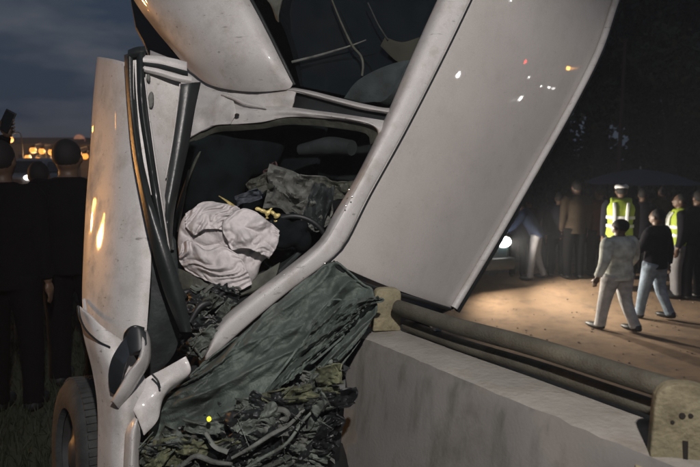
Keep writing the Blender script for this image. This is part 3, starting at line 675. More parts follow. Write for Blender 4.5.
# front door, swung open: skin, shut face, black window frame
DO = [[(97, 57, 2.92), (93, 100, 2.92), (90, 150, 2.9), (86, 200, 2.86), (83, 260, 2.80), (82, 300, 2.74), (84, 322, 2.68)],
      [(100, 57, 2.84), (98, 100, 2.82), (96, 150, 2.80), (93, 200, 2.76), (90, 260, 2.70), (89, 300, 2.66), (92, 330, 2.60)],
      [(112, 59, 2.70), (112, 100, 2.68), (114, 150, 2.64), (113, 200, 2.60), (112, 260, 2.55), (111, 300, 2.52), (110, 346, 2.50)],
      [(124, 62, 2.62), (127, 100, 2.60), (131, 150, 2.57), (137, 200, 2.52), (137, 260, 2.48), (136, 300, 2.46), (130, 346, 2.44)],
      [(129, 63, 2.62), (132, 100, 2.60), (140, 150, 2.56), (150, 200, 2.52), (151, 260, 2.48), (149, 300, 2.47), (146, 340, 2.46)]]
surf('front_door', DO, M['paint'], CAR, th=.03, nu=60, nv=34, disp=.003, dsc=3, bev=.006)['label'] = 'front door hanging open, reflecting orange lamps'
def strip(name, pts, r, m_, flat=.5, n=40, seg=10): return MB().tube(PP(pts), r, seg=seg, n=n, flat=flat).build(name, m_, CAR)
def band(name, a, b, m_, th=.02, dz=-.012, nv=8, nu=40, **k):
    mid_ = [((p[0]+q[0])/2, (p[1]+q[1])/2, (p[2]+q[2])/2+dz) for p, q in zip(a, b)]
    return surf(name, [a, mid_, b], m_, CAR, th=th, nu=nu, nv=nv, **k)
# outer black frame
band('window_frame', [(124, 55, 2.52), (127, 100, 2.50), (132, 150, 2.46), (141, 200, 2.42), (152, 250, 2.40), (165, 295, 2.42), (180, 332, 2.45)],
     [(133, 52, 2.50), (134, 100, 2.48), (141, 150, 2.45), (152, 200, 2.41), (170, 250, 2.40), (184, 295, 2.42), (192, 332, 2.45)], M['rubber'], th=.03, dz=-.02)
band('window_channel', [(131, 54, 2.515), (134, 100, 2.50), (141, 150, 2.47), (151, 195, 2.44)], [(138, 52, 2.52), (140, 100, 2.505), (146, 150, 2.475), (153, 195, 2.44)], M['paint'], th=.015, dz=.0, bev=.001)
band('window_seal', [(136, 48, 2.50), (138, 100, 2.47), (145, 150, 2.45), (153, 200, 2.42), (162, 250, 2.42), (172, 290, 2.44)],
     [(144, 48, 2.49), (145, 100, 2.47), (152, 150, 2.45), (161, 200, 2.43), (170, 250, 2.43), (178, 290, 2.45)], M['rubber'], th=.03, dz=-.015)
band('frame_top', [(128, 50, 2.5), (136, 47, 2.49), (145, 46, 2.49)], [(127, 60, 2.5), (136, 57, 2.49), (145, 56, 2.49)], M['rubber'], th=.04, nu=12)
strip('window_frame_lip', [(145, 78, 2.46), (150, 120, 2.44), (157, 170, 2.42), (164, 215, 2.41), (171, 260, 2.42), (179, 312, 2.44)], [.006, .007, .006, .004], M['paint'])
band('door_liner', [(125, 346, 2.56), (146, 330, 2.52), (152, 260, 2.50), (150, 200, 2.52)], [(150, 380, 2.6), (176, 350, 2.6), (180, 300, 2.56), (176, 240, 2.54)], M['trim'], th=.02, disp=.02)
# shut face and inner skin
band('door_shut_face', [(145, 68, 2.50), (148, 100, 2.49), (153, 150, 2.47), (158, 190, 2.45), (163, 215, 2.44)], [(181, 80, 2.62), (180, 110, 2.61), (174, 150, 2.58), (167, 190, 2.53), (165, 215, 2.46)], M['paint'], th=.012, dz=.004, nv=14, disp=.004)
hl = MB(); hl.ell(P(151, 100, 2.478), (.012, .012, .034), M=Matrix.Rotation(.1, 4, 'Y')); hl.build('door_latch', M['grey'], CAR)
MB().ell(P(148.5, 78, 2.484), (.008, .01, .016)).build('latch_bolt', M['grey'], CAR)
band('door_top_edge', [(143, 55, 2.50), (160, 56, 2.54), (176, 59, 2.58), (187, 62, 2.62)], [(143, 62, 2.48), (160, 64, 2.52), (176, 68, 2.56), (187, 71, 2.60)], M['paint'], th=.02, nu=16)
band('door_top_seal', [(144, 61, 2.49), (160, 63, 2.53), (176, 67, 2.57), (188, 71, 2.61)], [(144, 66, 2.48), (160, 69, 2.52), (176, 73, 2.56), (188, 77, 2.60)], M['rubber'], th=.02, nu=16)
band('door_inner_edge', [(144, 66, 2.475), (160, 69, 2.515), (176, 74, 2.555), (192, 77, 2.60)], [(144, 72, 2.48), (160, 76, 2.52), (176, 81, 2.56), (191, 84, 2.60)], M['paint'], th=.02, nu=16)
band('door_weatherstrip', [(181, 84, 2.58), (178, 110, 2.57), (173, 145, 2.55), (167, 180, 2.52), (163, 215, 2.49), (166, 250, 2.48)],
     [(201, 82, 2.64), (195, 110, 2.62), (189, 145, 2.60), (181, 180, 2.56), (174, 215, 2.53), (172, 250, 2.50)], M['rubber'], th=.035, dz=-.02)
strip('door_edge_lip', [(180, 84, 2.565), (177, 110, 2.555), (172, 145, 2.53), (166, 178, 2.50)], [.005, .005, .004], M['paint'])
# mirror
def mirror():
    a = [(146, 330, 2.36), (149, 341, 2.33), (148, 360, 2.31), (138, 378, 2.30), (128, 394, 2.30), (118, 408, 2.32)]
    b = [(140, 330, 2.31), (143, 341, 2.28), (141, 358, 2.26), (130, 373, 2.26), (119, 392, 2.27), (113, 402, 2.29)]
    hs = surf('mirror_housing', [[(x+2, y+2, d+.05) for x, y, d in a], a, b, [(x-3, y, d+.03) for x, y, d in b]], M['paint'], CAR, th=.01, nu=26, nv=12)
    surf('mirror_glass', [[(128, 334, 2.30), (118, 347, 2.29), (111, 360, 2.29), (108, 376, 2.30), (110, 392, 2.32)], [(140, 332, 2.31), (131, 352, 2.29), (125, 366, 2.28), (121, 380, 2.29), (116, 396, 2.31)]], M['mirror'], CAR, th=.01, nu=20, nv=10, disp=.008)
    surf('mirror_shell', [[(126, 336, 2.30), (130, 329, 2.30), (138, 327, 2.30), (146, 332, 2.31)], [(130, 356, 2.28), (134, 352, 2.27), (140, 350, 2.27), (147, 344, 2.29)]], M['black'], CAR, th=.05, nu=16, nv=10, disp=.006)
    strip('mirror_arm', [(124, 346, 2.34), (126, 333, 2.32), (134, 327, 2.31), (144, 329, 2.33)], [.006, .007], M['rubber'], 1)
mirror()
strip('wing_seam', [(78, 306, 2.50), (80, 318, 2.48), (86, 330, 2.43), (98, 341, 2.39), (110, 347, 2.37)], [.006, .004, .003], M['black'], 1)
strip('door_hinge', [(84, 300, 2.68), (85, 312, 2.6), (82, 318, 2.54)], [.008, .01], M['paint'], 1)
# body closing surfaces behind: floor pan and tail
surf('floor_pan', [sd([(140, -160), (131, 0), (150, 60), (140, 150), (136, 260), (140, 360)], .62), sd([(250, -160), (240, 0), (250, 60), (240, 150), (236, 260), (230, 360)], 1.25)], M['black'], CAR, th=.03, nu=24, nv=8)
surf('boot_lid', [[(300, -165, 3.3), (430, -168, 3.1), (547, -170, 2.98)], [(330, -175, 3.9), (480, -175, 3.9), (660, -155, 3.8)]], M['paint'], CAR, th=.02, nu=16, nv=8)
# ---------------------------------------------------------------- lamps
def emitmat(name, col, e):
    m = bpy.data.materials.new(name); m.use_nodes = True; b = m.node_tree.nodes['Principled BSDF']
    b.inputs['Base Color'].default_value = (.8, .8, .8, 1); b.inputs['Emission Color'].default_value = tuple(col)+(1,); b.inputs['Emission Strength'].default_value = e; return m
def spot(name, loc, tgt, w, col, size, blend=.6, r=.04, parent=None):
    l = bpy.data.lights.new(name, 'SPOT'); l.energy = w; l.color = col; l.spot_size = math.radians(size); l.spot_blend = blend; l.shadow_soft_size = r
    o = bpy.data.objects.new(name, l); C.objects.link(o); o.location = loc
    o.rotation_euler = (Vector(tgt)-Vector(loc)).to_track_quat('-Z', 'Y').to_euler()
    return o
E_WHITE = emitmat('white_lamp_glow', (1, .97, .93), 60)
E_HEAD = emitmat('headlight_glow', (1, .97, .90), 30)
E_ORANGE = emitmat('sodium_lamp_glow', (1, .42, .08), 60)
E_ORANGE_FAR = emitmat('far_sodium_glow', (1, .34, .045), 1.9)
E_RED = emitmat('red_lamp_glow', (1, .05, .03), 22)
# tripod lamp added behind the camera as main light, in place of a flash
def added_flood(x, y, h, tgt, w, label):
    T = thing('added_flood', label, 'added_flood', (x, y, GZ(x, y)), 'light added behind the viewer')
    z0 = GZ(x, y)
    MB().tube([(x, y, z0+.25), (x, y, z0+h-.12)], .016, seg=10, n=2).build('pole', M['black'], T)
    for k in range(3):
        a = k*2*PI/3+.4; MB().tube([(x, y, z0+.55), (x+.45*math.cos(a), y+.45*math.sin(a), z0+.01)], .011, seg=8, n=2).build('added_flood_leg', M['black'], T)
    d = (Vector(tgt)-Vector((x, y, z0+h))).normalized(); R_ = d.to_track_quat('-Z', 'Y').to_matrix().to_4x4(); c = Vector((x, y, z0+h))
    MB().box(c-d*.05, (.22, .16, .07), M=R_).build('lamp_housing', M['black'], T, bev=.01)
    MB().box(c-d*.010, (.14, .09, .006), M=R_).build('added_flood_glass', E_WHITE, T)
    o = spot('added_flood_beam', c+d*.03, tgt, w, (1, .935, .90), 64, r=.05); o.parent = T; o.matrix_parent_inverse = Matrix.Translation(-wloc(T))
added_flood(.30, -.60, 3.1, (.10, 2.8, 1.40), 520, 'unseen black tripod lamp added behind the photographer in place of a flash, aimed at the wreck')

# ---------------------------------------------------------------- people
SKIN = mat('skin', (.10, .058, .038), .55, var=.1); HAIR = mat('black_hair', (.006, .005, .005), .8)
def cloth(n, c, v=.18): return mat(n, c, .92, var=v, vs=9, bump=.6, bs=45, spec=.12)
POSES = {}
def V(*a): return Vector(a)
def pose_mesh(key, step=0.0, armL=(.10, 0), armR=(.10, 0), elbow=(.15, .15), bend=0, head=(0, 0), armsfwd=False):
    """builds meshes of one standing figure 1.76 m tall facing -Y; returns dict name -> mesh"""
    sh = V(0, -math.sin(bend)*.5, .94+math.cos(bend)*.5); pel = V(0, 0, .95)
    up = (sh-pel).normalized(); neck = sh+up*.07; hc = neck+up*.13+V(0, -.015, 0)
    hips, knees, ank = {}, {}, {}
    for s in (-1, 1):
        f = step*s
        hips[s] = V(.092*s, 0, .92); kn = V(.105*s, -.10*f-.02, .50)
        an = V(.11*s, -.26*f+(.05 if f < 0 else 0), .09+(.03 if f < 0 else 0)); knees[s] = kn; ank[s] = an
    el, wr = {}, {}
    for s, (out, fw), eb in ((-1, armL, elbow[0]), (1, armR, elbow[1])):
        so = sh+V(.185*s, 0, -.03)
        d = V(s*math.sin(out), -math.sin(fw), -math.cos(fw)*math.cos(out)).normalized(); e = so+d*.29
        d2 = V(s*math.sin(out)*.5, -math.sin(fw+eb), -math.cos(fw+eb)).normalized()
        el[s] = (so, e); wr[s] = (e+d2*.26, d2)
    yy = Vector((0, 1, 0))
    def torso(mb, g, z0=-.05):
        secs = [(z0, .155, .115), (.06, .150, .112), (.16, .140, .105), (.28, .165, .118), (.40, .185, .118), (.47, .17, .10), (.52, .10, .08), (.56, .058, .06)]
        vs, fs = [], []; n = 20
        for t, a, b in secs:
            c = pel+up*t; fwd = up.cross(V(1, 0, 0)).normalized()
            for k in range(n):
                w = 2*PI*k/n; vs.append(c + V(1, 0, 0)*math.cos(w)*(a+g) + fwd*math.sin(w)*(b+g))
        for i in range(len(secs)-1):
            for k in range(n): l = (k+1) % n; fs.append((i*n+k, i*n+l, (i+1)*n+l, (i+1)*n+k))
        fs.append(tuple(range(n))[::-1]); fs.append(tuple((len(secs)-1)*n+k for k in range(n)))
        mb.add((vs, fs))
    R = {}
    b = MB(); torso(b, 0)
    b.tube([neck-up*.08, hc], [.060, .055], seg=12, n=4)
    b.ell(hc, (.076, .096, .118)); b.ell(hc+V(0, -.035, -.055), (.052, .06, .06))
    b.ell(hc+V(0, -.098, -.012), (.014, .018, .022)); b.ell(hc+V(0, -.092, -.055), (.026, .012, .010))
    for s in (-1, 1):
        b.ell(hc+V(.078*s, .008, -.005), (.012, .022, .033)); b.ell(hc+V(.03*s, -.082, .018), (.016, .012, .009))
        so, e = el[s]; w, d2 = wr[s]
        b.tube([so, e, w], [.052, .046, .042, .036, .027], seg=12, n=14)
        b.ell(w+d2*.05, (.022, .038, .05), M=(d2.to_track_quat('Z', 'Y')).to_matrix().to_4x4())
        b.tube([hips[s], knees[s], ank[s]], [.088, .07, .055, .05, .038], seg=12, n=16)
        b.ell(ank[s]+V(0, -.06, -.045), (.042, .115, .036))
        for k in range(4):
            y = (-.026+.0175*k); L = (.068, .08, .075, .058)[k]; p = w+d2*.085+V(0, y, 0)
            b.tube([p, p+d2*L*.5+V(-.004*s, 0, 0), p+d2*L+V(-.018*s, 0, 0)], [.0095, .0075], seg=7, n=6)
        p = w+d2*.03+V(0, -.03, 0); b.tube([p, p+d2*.035+V(0, -.02, 0), p+d2*.07+V(0, -.022, 0)], [.012, .009], seg=7, n=6)
    R['person'] = b.build('tmp', None, None, remesh=.0105, smooth=3)
    j = MB(); torso(j, .026, -.12)
    j.tube([neck-up*.06, neck-up*.005], [.085, .072], seg=14, n=3)
    for s in (-1, 1):
        so, e = el[s]; w, d2 = wr[s]
        j.tube([so-V(.05*s, 0, -.01), so+V(0, 0, .0), e, w-d2*.015], [.080, .078, .070, .060, .052, .046], seg=14, n=18)
        j.ell(e, (.064, .066, .07))
    R['jacket'] = j.build('tmp', None, None, remesh=.017, smooth=4)
    t = MB()
    t.ell(V(0, .0, .93), (.172, .135, .13))
    for s in (-1, 1): t.tube([hips[s], knees[s], ank[s]+V(0, .008, -.03)], [.115, .098, .080, .072, .064, .066], seg=14, n=20)
    R['trousers'] = t.build('tmp', None, None, remesh=.017, smooth=3)
    for s in (-1, 1):
        sh_ = MB(); a = ank[s]; sh_.ell(a+V(0, -.062, -.042), (.052, .145, .048)); sh_.tube([a+V(0, .02, -.05), a+V(0, .012, .03)], [.056, .052], seg=12, n=3)
        R['shoe%d' % s] = sh_.build('tmp', None, None, remesh=.013, smooth=2)
    h = MB(); h.ell(hc+V(0, .022, .028), (.084, .092, .106)); R['hair'] = h.build('tmp', None, None)
    # reflective vest, slightly outside the jacket, with two bands
    v = MB(); torso(v, .042, -.10); v.tube([sh+V(-.15, 0, .0), sh+V(.15, 0, 0)], .098, seg=12, n=3); R['vest'] = v.build('tmp', None, None, remesh=.017, smooth=2)
    k = MB()
    for q in (.10, .24):
        c0 = pel+up*q; c1 = pel+up*(q+.05); a_, b_ = (.150, .112) if q < .2 else (.166, .120); n = 40; fwd = up.cross(V(1, 0, 0)).normalized(); vs = []; fs = []
        for c in (c0, c1):
            for i in range(n): w = 2*PI*i/n; vs.append(c+V(1, 0, 0)*math.cos(w)*(a_+.052)+fwd*math.sin(w)*(b_+.052))
        fs = [(i, (i+1) % n, n+(i+1) % n, n+i) for i in range(n)]; k.add((vs, fs))
    for s in (-1, 1):
        for ys in (-1, 1): k.tube([pel+up*.12+V(.085*s, ys*.156, 0), pel+up*.3+V(.085*s, ys*.163, 0), pel+up*.42+V(.09*s, ys*.155, 0), pel+up*.50+V(.095*s, ys*.11, 0)], .024, seg=6, n=10, flat=1)
    R['reflective_tape'] = k.build('tmp', None, None)
    c = MB(); c.ell(hc+V(0, .005, .07), (.098, .108, .055)); c.ell(hc+V(0, -.095, .045), (.075, .055, .010)); c.tube([hc+V(0, 0, .04), hc+V(0, .004, .075)], [.088, .10], seg=18, n=3)
    R['cap'] = c.build('tmp', None, None)
    hd = MB(); hd.ell(hc+V(0, .03, .0), (.098, .10, .13)); hd.ell(neck+V(0, .04, -.02), (.12, .10, .06)); R['hood'] = hd.build('tmp', None, None)
    ms = {}
    for n_, o in R.items():
        ms[n_] = o.data; o.data.name = n_; o.data.materials.clear(); o.data.materials.append(None); bpy.data.objects.remove(o)
    POSES[key] = ms
pose_mesh('stand')
pose_mesh('walk', step=.5, armL=(.32, .12), armR=(.30, -.15), elbow=(.45, .35))
pose_mesh('stroll', step=.5, armL=(.12, -.2), armR=(.12, .35), elbow=(.2, .5))
pose_mesh('phone', armL=(.10, 0), armR=(.25, 1.15), elbow=(.15, 1.0))
pose_mesh('stoop', step=.4, bend=.55, armL=(.1, .5), armR=(.1, .6), elbow=(.4, .4))
pose_mesh('hips', armL=(.55, -.1), armR=(.5, -.05), elbow=(.9, .9))
def ray_ground(px, py):
    a = P(px, py, 1)-CAM; t = 1
    while t < 80:
        q = CAM+a*t
        if q.z <= GZ(q.x, q.y): return q
        t += .02
    return q
def person(px, feet, top, pose, turn, label, jacket, trousers, extras=(), group='onlookers on the sandy road', d=None, skin=SKIN, vestm=None, capm=None, wide=1.0):
    if d is None: q = ray_ground(px, feet)
    else: q = P(px, feet, d); q.z = GZ(q.x, q.y)
    dd_ = (q-CAM).dot(Vector((0, math.cos(PITCH), -math.sin(PITCH))))
    tp = P(px, top, dd_ - .0); sc = (tp.z-q.z)/1.765
    sc = max(.80, min(1.10, sc))
    r = thing('person', label, 'person', q, group); r.rotation_euler = (0, 0, math.radians(turn)); r.scale = (sc*wide, sc*wide, sc)
    print('PERSON', label[:30], 'dist %.1f scale %.2f' % (dd_, sc))
    ms = POSES[pose]
    def part(name, m_, key=None):
        o = bpy.data.objects.new(name, ms[key or name]); C.objects.link(o); o.parent = r
        o.material_slots[0].link = 'OBJECT'; o.material_slots[0].material = m_; return o
    part('body', skin, 'person'); part('jacket', jacket); part('trousers', trousers); part('shoe', M['black'], 'shoe1'); part('shoe', M['black'], 'shoe-1')
    if 'cap' in extras: part('cap', capm); part('hair', HAIR)
    elif 'hood' in extras: part('hood', jacket)
    else: part('hair', HAIR)
    if 'vest' in extras: part('vest', vestm); part('reflective_tape', TAPE)
    return r
HIVIS = mat('hi_vis_yellow', (.30, .40, .03), .7, var=.08, emit=None)
TAPE = mat('reflective_tape', (.6, .62, .6), .3, var=.05)
c_pale = cloth('pale_jacket', (.48, .50, .46), .4); c_grey = cloth('pale_grey_trousers', (.38, .38, .38), .3); c_dark = cloth('near_black_cloth', (.010, .010, .014)); c_jean = cloth('light_jeans', (.20, .25, .31), .4)
c_brown = cloth('brown_coat', (.030, .022, .015)); c_blue = cloth('blue_jacket', (.018, .026, .05)); c_white = cloth('white_cloth', (.6, .6, .6)); c_black = cloth('black_cloth', (.0025, .0025, .003)); c_gt = cloth('grey_trousers', (.16, .16, .17)); c_red = cloth('rust_red_cloth', (.05, .018, .01)); c_ochre = cloth('ochre_cloth', (.05, .035, .015))
person(615, 331, 218, 'walk', 205, 'person in a pale baggy jacket and pale trousers walking away across the lit sand', c_pale, c_grey, wide=1.38)
person(652, 319, 208, 'stroll', 215, 'person in a dark jacket and light blue jeans walking away on the sand', c_dark, c_jean, wide=1.2)
person(616, 293, 181, 'stand', 160, 'person in a yellow reflective vest and white cap behind the pale jacket walker', c_dark, c_dark, ('cap', 'vest'), d=11.2, vestm=HIVIS, capm=c_white, wide=1.1)
person(675, 297, 193, 'stand', 250, 'bareheaded person in a yellow reflective vest and grey trousers at the right', c_dark, c_gt, ('vest',), vestm=HIVIS, wide=1.1)
person(573, 279, 180, 'stand', 190, 'tall person in a long brown coat standing at the back of the lit sand', c_brown, c_black, wide=1.1)
person(535, 280, 192, 'stoop', 250, 'person in a blue jacket and pale trousers stooping next to the headlight', c_blue, c_gt)
person(556, 277, 192, 'stand', 170, 'person in dark clothes standing between the stooping man and the brown coat', c_dark, c_black)
person(596, 276, 186, 'hips', 200, 'person in rust red top with hands on hips behind the crowd', c_red, c_black)
person(692, 299, 190, 'stand', 200, 'person in black clothes standing at the right edge of the photo', c_black, c_black, wide=1.2)
person(638, 280, 188, 'stand', 150, 'person in ochre top standing in the dark behind the jeans wearer', c_dark, c_black)
person(658, 276, 186, 'stand', 190, 'person in ochre top partly hidden by the person in the vest', c_ochre, c_black)
person(517, 277, 195, 'hips', 170, 'person in dark hooded jacket right of the headlight', c_dark, c_black, ('hood',))
for k, (px, ft, tp, po_, tu, jk, lb) in enumerate(((548, 272, 190, 'hips', 200, c_dark, 'dim figure in the back row directly behind the stooping person'), (584, 273, 188, 'stand', 175, c_black, 'dim figure in the back row just right of the brown coat'), (606, 272, 190, 'hips', 190, c_brown, 'dim figure in brown in the back row left of the white cap'), (628, 273, 187, 'stand', 165, c_black, 'dim figure in the back row right of the white cap'), (647, 272, 190, 'phone', 180, c_black, 'dim figure in the back row with one arm lifted'), (668, 271, 188, 'stand', 200, c_brown, 'dim figure in brown in the back row behind the right vest'), (700, 272, 188, 'hips', 190, c_black, 'dim figure in the back row at the right frame edge'), (527, 272, 196, 'stand', 190, c_black, 'dim figure in the back row nearest to the headlight'))):
    person(px, ft, tp, po_, tu, lb, jk, c_black, ('hood',) if k % 3 == 0 else ())
# left: silhouettes against the dusk
GL = 'bystanders in silhouette on the left'
person(79, 372, 141, 'stand', 190, 'bystander silhouetted beside the open door, tallest of those on the left', c_black, c_black, (), GL, d=4.5, wide=1.15)
person(50, 360, 162, 'stand', 200, 'bystander in dark blue jacket between the two nearer silhouettes', cloth('navy_jacket', (.014, .018, .05)), cloth('rust_trousers', (.05, .024, .012)), (), GL, d=5.2, wide=1.05)
ph = person(17, 400, 142, 'phone', 185, 'bystander at the left edge of the photo raising a phone', c_black, c_black, (), GL, d=4.0, wide=1.0)
def phone():
    c = P(7, 121, 3.85); R_ = Matrix.Rotation(.5, 4, 'Y'); o = thing('mobile_phone', 'small dark phone held up at the left edge against the sky', 'phone', c)
    MB().box(c, (.07, .012, .14), M=R_).build('phone_body', M['black'], o, bev=.004)
    MB().box(c+Vector((0, -.0078, 0)), (.06, .002, .12), M=R_).build('phone_screen', M['glassd'], o)
    PM = (Matrix.Translation(ph.location) @ ph.rotation_euler.to_matrix().to_4x4() @ Matrix.Diagonal((*ph.scale, 1))).inverted()
    a = MB().tube([c+Vector((-.03, .02, -.10)), c+Vector((-.10, .06, -.26)), c+Vector((-.20, .16, -.50))], [.034, .045, .055], seg=12, n=12).build('raised_sleeve', c_black, ph); a.matrix_parent_inverse = PM
    h = MB(); h.ell(c+Vector((-.02, .03, -.06)), (.035, .022, .045))
    for k in range(4): h.tube([c+Vector((-.03, .035, -.07+.02*k)), c+Vector((.02, .02, -.065+.022*k)), c+Vector((.045, -.004, -.06+.022*k))], [.009, .0075], seg=7, n=6)
    h.tube([c+Vector((-.04, .02, -.07)), c+Vector((-.046, -.005, -.03)), c+Vector((-.035, -.012, .0))], [.011, .009], seg=7, n=6)
    b = h.build('raised_hand', SKIN, ph); b.matrix_parent_inverse = PM
phone()

# ---------------------------------------------------------------- vehicles
def vehicle(name, label, loc, head, m_body, L=4.5, Wd=1.8, H=1.75, lamps=(1, 1), group=None, hh=.80, glow=None, beam=None):
    T = thing(name, label, 'car' if 'minibus' not in name else 'minibus', loc, group)
    rot = math.radians(head); T.rotation_euler = (0, 0, rot)
    T['wl'] = [0, 0, 0]
    def put(o): o.matrix_parent_inverse = Matrix.Identity(4); return o
    # body lofted along its length; local front is -Y
    secs = [(-L/2, .78, .40, .72), (-L/2+.12, .90, .30, .92), (-L/2+.5, .97, .26, 1.02), (-L/2+1.15, 1, .26, 1.08), (0, 1, .26, 1.10), (L/2-.5, 1, .28, 1.10), (L/2-.1, .95, .30, 1.05), (L/2, .85, .40, .95)]
    def sec_mesh(secs, ex):
        vs, fs = [], []; n = 24
        for y, w, z0, z1 in secs:
            for k in range(n):
                a = 2*PI*k/n; cx, cz = math.cos(a), math.sin(a)
                x = Wd/2*w*math.copysign(abs(cx)**ex, cx); z = (z0+z1)/2+(z1-z0)/2*math.copysign(abs(cz)**ex, cz); vs.append(Vector((x, y, z)))
        for i in range(len(secs)-1):
            for k in range(n): l = (k+1) % n; fs.append((i*n+k, (i+1)*n+k, (i+1)*n+l, i*n+l))
        fs.append(tuple(range(n))); fs.append(tuple((len(secs)-1)*n+k for k in range(n))[::-1]); return vs, fs
    put(MB().add(sec_mesh(secs, .35)).build('body', m_body, T))
    cab = [(-L/2+1.1, .92, 1.0, 1.06), (-L/2+1.75, .86, 1.0, H-.06), (-L/2+2.1, .84, 1.0, H), (L/2-.8, .84, 1.0, H-.03), (L/2-.35, .88, 1.0, 1.2)]
    put(MB().add(sec_mesh(cab, .42)).build('cabin', m_body, T))
    ws = MB(); y0, y1 = -L/2+1.13, -L/2+1.70
    ws.add(([Vector(p) for p in ((-.70, y0-.02, 1.09), (.70, y0-.02, 1.09), (.60, y1-.05, H-.14), (-.60, y1-.05, H-.14))], [(0, 1, 2, 3)])); put(ws.build('windscreen', M['glassd'], T))
    for s in (-1, 1):
        x = s*Wd/2*.90
        for ya, yb in ((-.45, .25), (.33, .95)):
            put(MB().add(([Vector(p) for p in ((x*1.0, ya-.1, 1.12), (x*1.0, yb, 1.12), (x*.955, yb-.04, H-.18), (x*.955, ya+.12, H-.18))], [(0, 1, 2, 3)])).build('side_window', M['glassd'], T))
        hl_ = MB().ell((s*.62, -L/2+.02, hh), (.15, .06, .10)); on = lamps[0 if s < 0 else 1]
        q = put(hl_.build('headlight', M['chrome'] if not on else (glow or E_HEAD), T))
        for yw in (-L/2+.85, L/2-.85):
            w = put(MB().tube([(s*(Wd/2-.02), yw, .33), (s*(Wd/2-.24), yw, .33)], .33, seg=24, n=2).build('wheel', M['tyre'], T, bev=.03))
            put(MB().tube([(s*(Wd/2+.002), yw, .33), (s*(Wd/2-.05), yw, .33)], .20, seg=18, n=2).build('rim', M['rim'], w)); 
        put(MB().ell((s*(Wd/2+.10), -L/2+1.35, 1.10), (.10, .05, .07)).build('mirror', M['black'], T))
        put(MB().box((s*.72, L/2+.0, .85), (.16, .05, .22)).build('tail_light', mat('tail_lens', (.3, .02, .02), .3), T))
    put(MB().box((0, -L/2-.02, .45), (Wd*.90, .16, .22)).build('bumper', M['black'], T, bev=.04))
    gr = MB()
    for k in range(5): gr.box((0, -L/2-.012, .64+.045*k), (.80, .03, .018))
    put(gr.build('grille', M['black'], T)); put(MB().box((0, -L/2-.11, .46), (.46, .012, .11)).build('number_plate', M['grey'], T))
    return T
body_d = mat('dark_green_paint', (.02, .035, .04), .3, coat=.5, var=.2)
body_w = mat('pale_van_paint', (.25, .25, .25), .4, coat=.3)
q = P(504, 242, 11.2); z = GZ(q.x, q.y)
# the near-side lamp of this car is the bright headlight seen just right of the roof
hd = 18; a = math.radians(hd); L_ = 4.5
lx = .62; ly = -L_/2+.02
ox = q.x-(lx*math.cos(a)-ly*math.sin(a)); oy = q.y-(lx*math.sin(a)+ly*math.cos(a))
vehicle('parked_car', 'dark car with blazing headlights half hidden behind the wreck roof', (ox, oy, z), hd, body_d, hh=q.z-z)
fr = Vector((math.sin(a), -math.cos(a), 0))
for s in (-1, 1):
    p = Vector((ox+(s*.62*math.cos(a)-(ly-.12)*math.sin(a)), oy+(s*.62*math.sin(a)+(ly-.12)*math.cos(a)), q.z))
    t_ = p+Vector((1.0, -.58, -.05))*4
    spot('headlight_beam', p, t_, 520, (1, .89, .74), 135, 1.0, .05)
q2 = P(22, 177, 26); z2 = GZ(q2.x, q2.y)
vehicle('parked_car', 'distant pale car with one lit headlight seen between the bystanders on the left', (q2.x-.62, q2.y+2.3, z2), 4, body_w, lamps=(0, 1), hh=.90, glow=emitmat('far_headlight_glow', (1, .95, .88), 5))

# ---------------------------------------------------------------- rail on the left
rl = thing('metal_railing', 'thin metal crowd railing crossing behind the bystanders at the left edge', 'railing', (-4, 6.4, 0))
ya = P(-30, 201, 6.3); yb = P(60, 197, 6.5)
MB().tube([ya-(yb-ya)*3, ya, yb], .022, seg=10, n=3).build('top_rail', mat('dull_rail_paint', (.22, .17, .15), .6), rl)
for t in (-2.5, -1.6, -.7, .2, 1.0):
    p = ya+(yb-ya)*t; MB().tube([p, (p.x, p.y, GZ(p.x, p.y))], .018, seg=8, n=2).build('upright', M['pipe'], rl)

# ---------------------------------------------------------------- parasol over the crowd
def parasol():
    c = P(640, 178, 14.0); g = GZ(c.x, c.y); r0 = 1.28
    T = thing('parasol', 'wide dark blue parasol standing above the heads of the crowd', 'parasol', (c.x, c.y, g))
    n = 8; seg = 6
    for k in range(n):
        G = []
        for i in range(seg+1):
            t = i/seg; row = []
            for j in range(5):
                a = 2*PI*(k+j/4)/n; sag = 1-.05*math.sin(PI*j/4); r = r0*t*sag
                row.append((c.x+r*math.cos(a), c.y+r*math.sin(a), c.z+.20-.30*t**1.7-.03*math.sin(PI*j/4)*t))
            G.append(row)
        o = link('canopy_panel', grid_mesh('canopy_panel', G), T, UMB); fin(o, None)
        a = 2*PI*k/n; MB().tube([(c.x, c.y, c.z+.17), (c.x+r0*.5*math.cos(a), c.y+r0*.5*math.sin(a), c.z+.085), (c.x+r0*math.cos(a), c.y+r0*math.sin(a), c.z-.105)], .008, seg=5, n=6).build('rib', M['black'], T)
    MB().tube([(c.x, c.y, g), (c.x, c.y, c.z+.26)], .02, seg=8, n=2).build('pole', M['chrome'], T)
    MB().tube([(c.x, c.y, g), (c.x, c.y, g+.1)], .22, seg=20, n=2).build('base', M['black'], T)
UMB = mat('navy_canopy', (.05, .06, .09), .8, var=.1); UMB.use_backface_culling = False
parasol()

